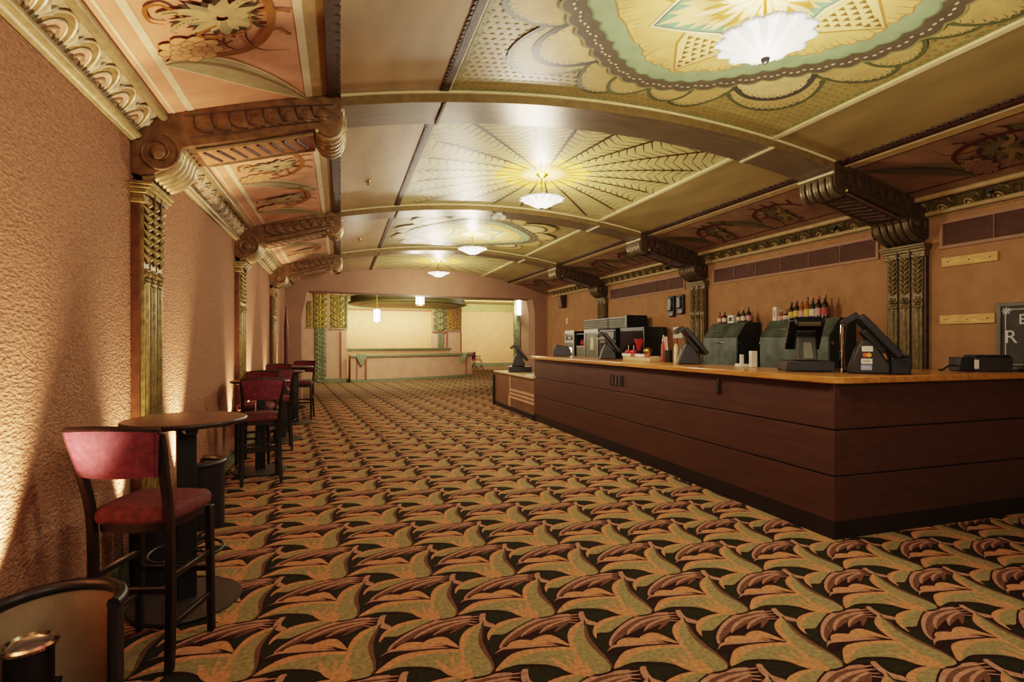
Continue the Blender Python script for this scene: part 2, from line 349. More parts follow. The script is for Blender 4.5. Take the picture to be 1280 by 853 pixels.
# ------------------------------------------------------------------ painted mesh laid on the vault
class Paint:
    def __init__(s): s.items = []; s.h = 0.0
    def layer(s, d=0.0006): s.h += d; return s
    def poly(s, pts, m): s.items.append((pts, m, s.h))
    def stroke(s, pts, w, m, taper=None):
        """ribbon of width w along points"""
        n = len(pts); L = []; R = []
        for k in range(n):
            p, q = pts[max(k-1, 0)], pts[min(k+1, n-1)]
            dx, dy = q[0]-p[0], q[1]-p[1]; l = hypot(dx, dy) or 1
            t = k/(n-1) if n > 1 else 0
            ww = w/2 * (taper(t) if taper else 1)
            L.append((pts[k][0]-dy/l*ww, pts[k][1]+dx/l*ww)); R.append((pts[k][0]+dy/l*ww, pts[k][1]-dx/l*ww))
        for k in range(n-1): s.poly([L[k], L[k+1], R[k+1], R[k]], m)
    def band(s, f0, f1, c, m, n=240, a0=0, a1=2*pi):
        for k in range(n):
            t0, t1 = a0+(a1-a0)*k/n, a0+(a1-a0)*(k+1)/n
            P = lambda r, t: (c[0]+r*cos(t), c[1]+r*sin(t))
            s.poly([P(f0(t0), t0), P(f1(t0), t0), P(f1(t1), t1), P(f0(t1), t1)], m)
    def disc(s, f, c, m, n=240):
        s.poly([(c[0]+f(2*pi*k/n)*cos(2*pi*k/n), c[1]+f(2*pi*k/n)*sin(2*pi*k/n)) for k in range(n)], m)
    def build(s, name, parent, clip=None, step=0.12):
        mb = MB(); bm = mb.bm
        lay = bm.verts.layers.float.new('h')
        for pts, m, h in s.items:
            try:
                vs = [bm.verts.new((p[0], p[1], 0)) for p in pts]
                for v in vs: v[lay] = h
                bm.faces.new(vs).material_index = mb.mi(m)
            except ValueError: pass
        bmesh.ops.triangulate(bm, faces=[f for f in bm.faces if len(f.verts) > 4])
        x0 = min(v.co.x for v in bm.verts); x1 = max(v.co.x for v in bm.verts)
        if clip:
            for co, no in (((clip[0],0,0),(-1,0,0)), ((clip[1],0,0),(1,0,0)), ((0,clip[2],0),(0,-1,0)), ((0,clip[3],0),(0,1,0))):
                bmesh.ops.bisect_plane(bm, geom=bm.verts[:]+bm.edges[:]+bm.faces[:], plane_co=co, plane_no=no, clear_outer=True)
        x = math.ceil(x0/step)*step
        while x < x1:
            big = [f for f in bm.faces if min(v.co.x for v in f.verts) < x-0.01 and max(v.co.x for v in f.verts) > x+0.01]
            if big:
                ge = set(big)
                for f in big: ge.update(f.verts); ge.update(f.edges)
                bmesh.ops.bisect_plane(bm, geom=list(ge), plane_co=(x,0,0), plane_no=(1,0,0))
            x += step
        for v in bm.verts: v.co.z = vault(v.co.x) - 0.003 - v[lay]
        return mb.build(name, parent, smooth=0, recalc=False)

# ------------------------------------------------------------------ ceiling
XS = dict(cor0=-1.10, w1=-0.955, w2=-0.925, c0=-0.23, c1=-0.19, dk0=-0.085, dk1=-0.03, tl0=0.74, tl1=0.775, tr0=3.83, tr1=3.87, rd0=4.63, rd1=4.69, rl=4.73)
def build_ceiling():
    mb = MB()
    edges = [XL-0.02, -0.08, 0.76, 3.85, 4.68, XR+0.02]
    mats = ['coral_zone', 'beige_zone', 'paint_base_olive', 'beige_shaded', 'coral_shaded']
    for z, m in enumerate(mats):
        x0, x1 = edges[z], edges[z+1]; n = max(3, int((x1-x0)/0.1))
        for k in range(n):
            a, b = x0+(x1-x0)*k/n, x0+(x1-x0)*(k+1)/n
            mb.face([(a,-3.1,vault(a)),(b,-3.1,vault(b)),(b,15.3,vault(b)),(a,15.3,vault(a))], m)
    o = struct(mb.build('ceiling', smooth=30)); return o
CEIL = build_ceiling()

def ornaments_strip(parent):
    """long painted lines and scalloped mouldings along the vault"""
    p = Paint(); y0, y1 = -3.0, 15.2
    def strip(x0, x1, m): p.poly([(x0,y0),(x1,y0),(x1,y1),(x0,y1)], m)
    strip(-0.965, -0.925, 'cream_line'); strip(-1.05, -1.035, 'cream_line')
    strip(-0.235, -0.19, 'cream_line'); strip(-0.19, -0.085, 'tan_line')
    strip(4.75, 4.85, 'tan_line'); strip(4.85, 4.865, 'paint_scroll_red')
    strip(5.55, 5.57, 'paint_scroll_red')
    o = struct(p.build('trim_1', parent)); return o
ornaments_strip(CEIL)

def scallop_moulding(name, x, side, h, r, m, pitch):
    mb = MB(); y0, y1 = -3.0, 15.2
    w = 0.05
    xa, xb = x-w/2, x+w/2
    mb.hexa([(xa,y0,vault(xa)-h),(xb,y0,vault(xb)-h),(xb,y1,vault(xb)-h),(xa,y1,vault(xa)-h),(xa,y0,vault(xa)+.01),(xb,y0,vault(xb)+.01),(xb,y1,vault(xb)+.01),(xa,y1,vault(xa)+.01)], m)
    n = int((y1-y0)/pitch); e = xb if side > 0 else xa
    for k in range(n):
        yc = y0+(k+.5)*pitch
        pts = [(e + side*r*sin(pi*t/6), yc - pitch/2*.95*cos(pi*t/6)) for t in range(7)]
        mb.prism(pts, lambda u, v: (u, v, vault(u)-h*.8), lambda u, v: (u, v, vault(u)+.005), m)
    return struct(mb.build(name, CEIL, smooth=30))
scallop_moulding('trim_2', -0.058, 1, 0.025, 0.035, 'dark_wood_trim', 0.085)
scallop_moulding('trim_3', 0.757, -1, 0.012, 0.022, 'dark_wood_trim', 0.05)
scallop_moulding('trim_4', 4.685, -1, 0.025, 0.03, 'dark_wood_trim', 0.085)
mb = MB()
for x, w, m, h in ((3.85, .04, 'cream_rail', .022), (4.73, .035, 'cream_rail', .02), (.785, .012, 'cream_rail', .012)):
    a, b = x-w/2, x+w/2
    mb.hexa([(a,-3,vault(a)-h),(b,-3,vault(b)-h),(b,15.2,vault(b)-h),(a,15.2,vault(a)-h),(a,-3,vault(a)+.01),(b,-3,vault(b)+.01),(b,15.2,vault(b)+.01),(a,15.2,vault(a)+.01)], m)
struct(mb.build('trim_5', CEIL))
mb = MB()
for k in range(int(18/.05)):
    y = -3+k*.05
    mb.prism([(3.87+.018*sin(pi*t/4), y-.024*cos(pi*t/4)) for t in range(5)], lambda u, v: (u, v, vault(u)-.008), lambda u, v: (u, v, vault(u)+.004), 'dark_wood_trim')
struct(mb.build('trim_6', CEIL))

# medallion painting, bays 0 and 2
def fan(p, c, ang, r0, r1, wid, mfill, mline, teeth=18, lw=0.03, skew=0.0):
    """a leaf shell rooted on the band at angle ang, from radius r0 to r1"""
    out = []
    n = teeth*2
    ax = (cos(ang), sin(ang)); ay = (-sin(ang), cos(ang))
    for k in range(n+1):
        t = pi*k/n
        s_ = -cos(t)*wid; q = r0 + (r1-r0)*sin(t)**0.75
        s_ += skew*(q-r0)
        out.append((c[0]+ax[0]*q+ay[0]*s_, c[1]+ax[1]*q+ay[1]*s_))
    big = [(c[0]+(x-c[0])*1.0, c[1]+(y-c[1])*1.0) for x, y in out]
    p.stroke(big, lw*2, mline)
    p.layer(.0003)
    rag = []
    for k, (x, y) in enumerate(out):
        f = 1.0 if k % 2 == 0 else 0.955
        mx, my = c[0]+ax[0]*r0, c[1]+ax[1]*r0
        rag.append((mx+(x-mx)*f, my+(y-my)*f))
    p.poly(rag, mfill)
    p.layer(.0003)
    # fine veins from the rim inwards
    mx, my = c[0]+ax[0]*r0, c[1]+ax[1]*r0
    for k in range(2, n-1, 2):
        x, y = out[k]
        p.stroke([(mx+(x-mx)*.97, my+(y-my)*.97), (mx+(x-mx)*.84, my+(y-my)*.84)], .008, mline, taper=lambda t: 1-t)
def medallion(cy):
    c = (XC+.02, cy); p = Paint()
    x0, x1, y0, y1 = .80, 3.83, cy-1.56, cy+1.56
    # lattice of small lozenges over the ground, then the edging
    p.layer()
    for i in range(-26, 27):
        for j in range(-26, 27):
            u, v = c[0]+i*.06+(j % 2)*.03, c[1]+j*.06
            if hypot(u-c[0], v-c[1]) < 1.2: continue
            p.poly([(u-.02, v), (u, v-.016), (u+.02, v), (u, v+.016)], 'paint_lattice')
    for k in range(int(3.0/.06)):
        for yy, s in ((y0, 1), (y1, -1)):
            p.poly([(x0+k*.06, yy), (x0+k*.06+.06, yy), (x0+k*.06+.03, yy+s*.05)], 'paint_green_edge')
    for k in range(int(3.1/.06)):
        for xx, s in ((x0, 1), (x1, -1)):
            p.poly([(xx, y0+k*.06), (xx, y0+k*.06+.06), (xx+s*.05, y0+k*.06+.03)], 'paint_green_edge')
    p.layer()
    R = lambda t: 1.12 + .065*cos(4*t)
    for k in range(4):                                   # big corner shells and their flankers
        a = pi/4 + k*pi/2
        fan(p, c, a, .98, 1.62, .34, 'paint_fan_tan', 'paint_fan_line', 22, .03, .0); p.layer(.0003)
        for s in (-1, 1):
            fan(p, c, a+s*.40, 1.0, 1.48, .24, 'paint_fan_tan', 'paint_fan_line', 16, .028, s*.25); p.layer(.0003)
        fan(p, c, a, .98, 1.42, .26, 'paint_fan_cream', 'paint_fan_grey', 18, .042, 0); p.layer(.0003)
        b = k*pi/2
        for s in (-1, 1):
            fan(p, c, b+s*.13, 1.08, 1.40, .17, 'paint_fan_tan', 'paint_fan_line', 14, .026, s*.1); p.layer(.0003)
    scal = lambda t, n, d: d*abs(sin(n*t/2))
    p.layer(); p.disc(lambda t: R(t)+.02+scal(t, 44, .035), c, 'paint_band_edge', 440)
    p.layer(); p.disc(lambda t: R(t)+scal(t, 44, .035), c, 'paint_band_dark', 440)
    p.layer(); p.disc(lambda t: R(t)-.135+scal(t, 44, .03), c, 'paint_mint_dark', 440)
    p.layer(); p.disc(lambda t: R(t)-.15+scal(t, 44, .03), c, 'paint_mint', 440)
    p.layer()
    for k in range(150):
        t = 2*pi*k/150; r = R(t)-.06+scal(t, 44, .03)
        u, v = c[0]+r*cos(t), c[1]+r*sin(t); e = (cos(t+pi/2), sin(t+pi/2)); f = (cos(t), sin(t))
        p.poly([(u+e[0]*.014*cos(q)+f[0]*.009*sin(q), v+e[1]*.014*cos(q)+f[1]*.009*sin(q)) for q in [2*pi*w/6 for w in range(6)]], 'paint_dot')
    rag = lambda t, s=0: R(t)-.30+.035*abs(sin(9*t+.3))+.012*sin(61*t)+s
    p.layer(); p.disc(lambda t: rag(t, .012), c, 'paint_field_line', 480)
    p.layer(); p.disc(rag, c, 'paint_field', 480)
    p.layer()
    for k in range(110):
        t = 2*pi*(k+.3*sin(k*7))/110; r = rag(t); l = .06+.08*abs(sin(k*1.7))
        p.stroke([(c[0]+r*cos(t), c[1]+r*sin(t)), (c[0]+(r-l)*cos(t+.01), c[1]+(r-l)*sin(t+.01))], .007, 'paint_field_line', taper=lambda q: 1-q)
    # cardinal kites filled with small triangles
    for k in range(4):
        a = k*pi/2; ax = (cos(a), sin(a)); ay = (-sin(a), cos(a))
        W = lambda q, s: (c[0]+ax[0]*q+ay[0]*s, c[1]+ax[1]*q+ay[1]*s)
        p.layer(.0002); p.poly([W(.40, -.24), W(.60, -.20), W(.92, 0), W(.60, .20), W(.40, .24)], 'paint_field_line')
        p.layer(.0002); p.poly([W(.40, -.22), W(.60, -.18), W(.895, 0), W(.60, .18), W(.40, .22)], 'paint_flame')
        p.layer(.0002)
        for i in range(7):
            q = .50+i*.055; hw = .20*(1-(q-.45)/.45)
            n = max(1, int(hw*2/.055))
            for j in range(n):
                s = -hw + (j+.5)*2*hw/n
                p.poly([W(q, s-.022), W(q, s+.022), W(q+.045, s+.0)], 'paint_tri_dark')
    # pinched square with teal border
    def sq(t, d):
        f = max(abs(cos(t)), abs(sin(t))); base = .46/f
        return base*(1-.10*(1-abs(sin(2*t)))) - d
    p.layer(); p.disc(lambda t: sq(t, -.02), c, 'paint_flame_white', 240)
    p.layer(); p.disc(lambda t: sq(t, 0), c, 'paint_teal_dark', 240)
    p.layer(); p.disc(lambda t: sq(t, .018), c, 'paint_flame', 240)
    p.layer()
    for k in range(40):
        t = 2*pi*(k+.5)/40; t0 = 2*pi*k/40; t1 = 2*pi*(k+1)/40
        P = lambda r, q: (c[0]+r*cos(q), c[1]+r*sin(q))
        p.poly([P(sq(t0, .02), t0), P(sq(t1, .02), t1), P(sq(t, .12), t)], 'paint_teal')
    p.layer()
    for ring, (r0, r1, n, m, w) in enumerate(((.10, .36, 16, 'paint_flame_orange', .045), (.16, .42, 12, 'paint_flame_white', .03), (.06, .27, 12, 'paint_flame_white', .04), (.2, .34, 24, 'paint_flame_orange', .014))):
        p.layer(.0003)
        for k in range(n):
            t = 2*pi*(k+.37*ring)/n; ax = (cos(t), sin(t)); ay = (-sin(t), cos(t))
            W = lambda q, s: (c[0]+ax[0]*q+ay[0]*s, c[1]+ax[1]*q+ay[1]*s)
            p.poly([W(r0, 0), W((r0+r1)/2, -w), W(r1, w*.4), W((r0+r1)/2, w)], m)
    return struct(p.build('medallion_painting', CEIL, clip=(x0, x1, y0, y1)))
def sunburst(cy):
    c = (XC+.02, cy); p = Paint()
    x0, x1, y0, y1 = .80, 3.83, cy-1.56, cy+1.56
    p.poly([(x0,y0),(x1,y0),(x1,y1),(x0,y1)], 'paint_sun_base')
    edge = lambda t: min(1.5/max(abs(cos(t)), 1e-6), 1.54/max(abs(sin(t)), 1e-6))
    n = 22
    p.layer()
    for k in range(n):
        t = 2*pi*(k+.5)/n
        P = lambda r, q: (c[0]+r*cos(q), c[1]+r*sin(q))
        E = edge(t); r = .62; i = 0
        while r < E-.04:
            half = pi/n*.98
            pts = [P(r+.10*abs(s)**1.3*(1 if i >= 0 else -1), t+half*s) for s in (-1,-.66,-.33,0,.33,.66,1)]
            p.stroke(pts, .017, 'paint_sun_leaf', taper=lambda q: .35+1.3*abs(q-.5)); r += .098; i += 1
    p.layer(); p.disc(lambda t: .52+.07*cos(12*t), c, 'paint_sun_gold', 240)
    p.layer(); p.disc(lambda t: .49+.07*cos(12*t), c, 'paint_sun_yellow', 240)
    p.layer()
    for k in range(n):
        t = 2*pi*k/n; E = edge(t)*(.985)
        p.stroke([(c[0]+r*cos(t), c[1]+r*sin(t)) for r in [.14+(E-.14)*q/12 for q in range(13)]], .045, 'paint_sun_ray', taper=lambda q: .25+.75*q if q < .9 else .9*(1.0-q)*10*.9+.1)
    p.layer()
    for k in range(48):
        t = 2*pi*k/48; ax = (cos(t), sin(t)); ay = (-sin(t), cos(t)); r1 = .33 if k % 2 else .42
        W = lambda q, s: (c[0]+ax[0]*q+ay[0]*s, c[1]+ax[1]*q+ay[1]*s)
        p.poly([W(.1, -.006), W(r1*.7, -.014), W(r1, 0), W(r1*.7, .014), W(.1, .006)], 'paint_flame_white' if k % 2 else 'paint_sun_gold')
    return struct(p.build('sunburst_painting', CEIL, clip=(x0, x1, y0, y1)))
BAYC = [BEAM0+1.988+BAY*k for k in (-1, 0, 1, 2)]        # lamp and panel centres
for k, cy in enumerate(BAYC): (medallion if k % 2 == 0 else sunburst)(cy)

# flower and scroll painting in the coral strips
def spiral(c, r, a0, turns, n=26, sgn=1): return [(c[0]+r*(1-.8*k/n)*cos(a0+sgn*turns*2*pi*k/n), c[1]+r*(1-.8*k/n)*sin(a0+sgn*turns*2*pi*k/n)) for k in range(n+1)]
def floral(x0, w, cy, dim, flip):
    """x runs from the wall side (0) to the room side (1)"""
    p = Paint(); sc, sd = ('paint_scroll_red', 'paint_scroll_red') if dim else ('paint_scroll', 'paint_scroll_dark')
    def T(u, v): return (x0 + (w*(1-u) if flip else w*u), cy+v)
    def st(pts, wd, m, tp=None): p.stroke([T(*q) for q in pts], wd, m, tp)
    tp = lambda t: .35+.65*sin(pi*min(1, t*1.1+.05))
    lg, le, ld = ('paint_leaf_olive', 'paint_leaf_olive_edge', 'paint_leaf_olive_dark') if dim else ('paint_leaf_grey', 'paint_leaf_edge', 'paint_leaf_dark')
    rose, rline = ('coral_shaded', 'paint_scroll_red') if dim else ('paint_rose', 'paint_rose_line')
    def hook(b, e, r, m, wd=.026):
        # tendril from b to e that ends in a small curl
        mx, my = (b[0]+e[0])/2 + (e[1]-b[1])*.35/w, (b[1]+e[1])/2 - (e[0]-b[0])*.35*w
        st(smoothpoly([b, (mx, my), e], 6, False), wd, m, lambda t: 1.15-.55*t)
        p.poly([T(e[0]+r*cos(q)/w, e[1]+r*sin(q)) for q in [2*pi*k/9 for k in range(9)]], m)
    for f in (-1.74, -.59, .56):
        # long grey-green leaf crossing the panel
        up, lo = [], []
        for k in range(21):
            t = k/20; bx = -.03+1.04*t; by = f+.40+.62*t**1.5
            o = .21*sin(pi*t)**.8
            up.append((bx, by-o*.75)); lo.append((bx, by+o*.62))
        e = [(a_[0], a_[1]-.018) for a_ in up] + [(a_[0], a_[1]+.018) for a_ in lo][::-1]
        if f > -1: 
            p.layer(); p.poly([T(*q) for q in e], le)
            p.layer(); p.poly([T(*q) for q in up+lo[::-1]], lg)
            p.layer(); st([(a_[0], a_[1]*.72+b_[1]*.28) for a_, b_ in zip(up, lo)], .035, ld, tp)
        # stem rising from the leaf on the room side, with curled tendrils
        p.layer(); stem = smoothpoly([(.30,f+.37),(.58,f+.34),(.76,f+.22),(.84,f+.04),(.82,f-.14),(.70,f-.30),(.52,f-.38)], 6, False)
        if f > -1: st(stem, .032, sc, lambda t: .35+.9*sin(pi*(t*.75+.12)))
        hooks = [((.80,f+.15),(.95,f+.19)),((.84,f+.02),(.97,f-.02)),((.82,f-.12),(.96,f-.18)),((.80,f+.10),(.66,f+.01)),((.83,f-.04),(.64,f-.10)),((.74,f-.26),(.86,f-.36))]
        if f > -1:
            for q0, q1 in hooks: hook(q0, q1, .016, sc)
            st(smoothpoly([(.56,f+.34),(.46,f+.26),(.48,f+.16),(.62,f+.12),(.70,f+.10)], 6, False), .014, sd, tp)
            st(smoothpoly([(.64,f+.12),(.63,f+.22),(.72,f+.34),(.94,f+.36)], 6, False), .014, sd, tp)
            st(smoothpoly([(.28,f+.22),(.42,f+.25),(.52,f+.22)], 5, False), .014, sd)
            # rose with outlined petals
            rc = (.20, f+.27)
            def petal(a_, r, m, rw):
                p.poly([T(rc[0]+((r*.58+r*.46*cos(q))*cos(a_)-rw*sin(q)*sin(a_))/w, rc[1]+(r*.58+r*.46*cos(q))*sin(a_)*.8+rw*sin(q)*cos(a_)*.8) for q in [2*pi*k/10 for k in range(10)]], m)
            for rr, n_, rw in ((.15, 9, .046), (.10, 7, .033), (.055, 5, .02)):
                for k in range(n_):
                    p.layer(.00008); petal(2*pi*k/n_+rr*20, rr*1.04, rline, rw+.005); p.layer(.00008); petal(2*pi*k/n_+rr*20, rr, rose, rw)
        # star flower
        fc = (.50, f); p.layer()
        ext = (1.0, .55)
        for k in range(15):
            a_ = 2*pi*k/15+.2; r = .24 if k % 2 else .19
            p.poly([T(fc[0]+(q[0]*cos(a_)-q[1]*sin(a_))/w, fc[1]+(q[0]*sin(a_)+q[1]*cos(a_))*.8) for q in [(r,0),(r*.55,.045),(.05,.02),(.05,-.02),(r*.55,-.045)]], 'paint_petal_dark' if not dim else 'paint_leaf_olive_dark')
        p.layer()
        for k in range(15):
            a_ = 2*pi*k/15+.28; r = .22 if k % 2 else .16
            p.poly([T(fc[0]+(q[0]*cos(a_)-q[1]*sin(a_))/w, fc[1]+(q[0]*sin(a_)+q[1]*cos(a_))*.8) for q in [(r,.01),(r*.55,.034),(.03,.012),(.03,-.012),(r*.55,-.034)]], ('paint_petal' if k % 3 else 'paint_petal_grey') if not dim else 'paint_leaf_olive')
        # long drooping petals to the wall side
        p.layer()
        for (du, dv, l) in ((-.40, -.08, .05), (-.36, .05, .04), (.26, -.16, .04)):
            q = smoothpoly([(fc[0]+du*.1, fc[1]+dv*.1), (fc[0]+du*.5, fc[1]+dv*.5-.03), (fc[0]+du*.9, fc[1]+dv*.9), (fc[0]+du, fc[1]+dv+.03), (fc[0]+du*.92, fc[1]+dv+.045)], 5, False)
            st(q, l, 'paint_petal' if not dim else 'paint_leaf_olive_edge', lambda t: 1.2*(1-t)+.12); st(q, .008, sd)
        st(smoothpoly([(.26,f-.02),(.16,f-.14),(.05,f-.12),(.04,f-.02),(.12,f+.01)], 6, False), .022, sc, tp)
        st(smoothpoly([(.45,f+.06),(.30,f+.13),(.40,f+.17),(.66,f+.12),(.70,f-.04)], 6, False), .022, sc, tp)
    return struct(p.build('floral_painting', CEIL))
for k, cy in enumerate(BAYC):
    floral(-0.90, .66, cy-.02, False, False)
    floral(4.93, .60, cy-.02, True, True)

# ------------------------------------------------------------------ ceiling beams (arched soffit, gold fascia)
def beam(n, y0):
    mb = MB(); N = 48; d = 0.088
    xs = [0.0 + (4.598)*k/N for k in range(N+1)]
    for a, b in zip(xs, xs[1:]):
        za, zb = vault(a), vault(b)
        mb.face([(a,y0,za+.01),(b,y0,zb+.01),(b,y0,zb-d),(a,y0,za-d)], 'fascia_gold')
        mb.face([(a,y0-.012,za-.004),(b,y0-.012,zb-.004),(b,y0-.012,zb-.022),(a,y0-.012,za-.022)], 'cream_rail')
        mb.face([(a,y0-.012,za-.022),(b,y0-.012,zb-.022),(b,y0,zb-.022),(a,y0,za-.022)], 'cream_rail')
        mb.face([(a,y0+BD,za+.01),(b,y0+BD,zb+.01),(b,y0+BD,zb-d),(a,y0+BD,za-d)], 'fascia_gold')
        mb.face([(a,y0,za-d),(b,y0,zb-d),(b,y0+BD,zb-d),(a,y0+BD,za-d)], 'soffit_dark')
    for x, w, m in ((3.85, .03, 'cream_rail'), (.757, .02, 'roll_bronze')):
        mb.box(x-w/2, x+w/2, y0-.002, y0+BD+.002, vault(x)-d-.012, vault(x)-d+.004, m)
    return struct(mb.build('trim_%d' % n, smooth=30))
for k in range(-1, 3): beam(8+k, BEAM0+BAY*k)

# ------------------------------------------------------------------ walls
def wall_quad(name, pts, m): mb = MB(); mb.hexa(pts, m); return struct(mb.build(name, smooth=0))
def wbox(name, x0, x1, y0, y1, z0, z1, m): mb = MB(); mb.box(x0, x1, y0, y1, z0, z1, m); return struct(mb.build(name, smooth=0))
wbox('wall_left', XL-.15, XL, -3.1, 14.6, 0, 3.05, 'stucco')
wbox('wall_right', XR, XR+.15, -3.1, 15.6, 0, 3.05, 'right_plaster')
wbox('wall_back', XL-.15, XR+.15, -3.25, -3.1, 0, 3.6, 'right_plaster')
mb = MB(); mb.box(XL, XL+.022, -3.1, 14.25, 0, .145, 'green_paint'); mb.box(XL, XL+.03, -3.1, 14.25, .145, .16, 'green_paint'); struct(mb.build('baseboard_left'))
mb = MB(); mb.box(XR-.02, XR, -3.1, 15.0, 0, .15, 'green_paint'); struct(mb.build('baseboard_right'))
# end wall with the broad splayed opening
def end_wall():
    mb = MB()
    ya = lambda x: 14.27 + (x-XL)*.118
    N = 24
    top = [(XL-.1+(XR-XL+.2)*k/N, vault(XL-.1+(XR-XL+.2)*k/N)+.02) for k in range(N+1)]
    inner = [(5.53, 0), (5.515, 2.40), (5.44, 2.80), (-.79, 2.80), (-.93, 2.11), (-.93, 0)]
    poly = [(XL-.1, 0)] + top + [(XR+.1, 0)] + inner
    mb.prism(poly, lambda u, v: (u, ya(u), v), lambda u, v: (u, ya(u)+.55, v), 'arch_plaster')
    return struct(mb.build('wall_end', smooth=0))
end_wall()
# ------------------------------------------------------------------ cornices with shell relief
def cornice(name, x0, sx, cols, detail):
    base, roll, shade, pink = cols
    mb = MB(); y0, y1 = -3.1, 14.4
    prof = [(0,2.81),(.03,2.812),(.046,2.83),(.044,2.855),(.03,2.868),(.155,2.985),(.165,2.962),(.185,2.955),(.205,2.97),(.207,2.99),(.19,3.02),(0,2.99)]
    poly = [(x0+sx*a, z) for a, z in prof]
    mb.prism(poly, lambda u, v: (u, y0, v), lambda u, v: (u, y1, v), base)
    for (a, z, r, m) in ((.04,2.843,.026,roll),(.185,2.982,.03,roll),(.012,2.815,.014,roll)):
        mb.tube([(x0+sx*a, y0, z), (x0+sx*a, y1, z)], r, m, seg=10)
    o0 = Vector((x0+sx*.03, 0, 2.868)); e = Vector((sx*.125, 0, .117)); L = e.length; e.normalize()
    nrm = Vector((sx*.117, 0, -.125)).normalized()
    P = lambda t, s, h=0: o0 + Vector((0, t, 0)) + e*s + nrm*h
    n = int((y1-y0)/.245); step = 1 if detail else 1
    for k in range(0, n, step):
        yc = y0 + .245*(k+.5)
        if yc < .3: continue
        arc = lambda r, h, a0=-.25, a1=pi+.05, q=12: [P(yc + r*1.1*cos(a0+(a1-a0)*i/q), .012+max(-.004, r*1.45*sin(a0+(a1-a0)*i/q)), h) for i in range(q+1)]
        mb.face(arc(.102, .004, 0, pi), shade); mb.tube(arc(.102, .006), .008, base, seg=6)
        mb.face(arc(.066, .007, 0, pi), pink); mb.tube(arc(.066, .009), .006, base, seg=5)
        mb.tube(arc(.036, .012, .0, pi*1.25), .007, roll, seg=5); mb.ball(P(yc, .016, .008), .018, roll, seg=8)
        for s in (-.022, .022):
            mb.tube([P(yc+.1225, .045, .004), P(yc+.1225+s*.6, .09, .014), P(yc+.1225+s*1.3, .145-abs(s), .006)], [.006, .016, .006], base, seg=6)
    return struct(mb.build(name, smooth=45))
cornice('trim_20', XL, 1, ('cornice_cream', 'gold_trim', 'cornice_shade', 'cornice_pink'), True)
cornice('trim_21', XR, -1, ('cornice_olive', 'tan_line', 'cornice_olive', 'pilaster_bronze'), False)

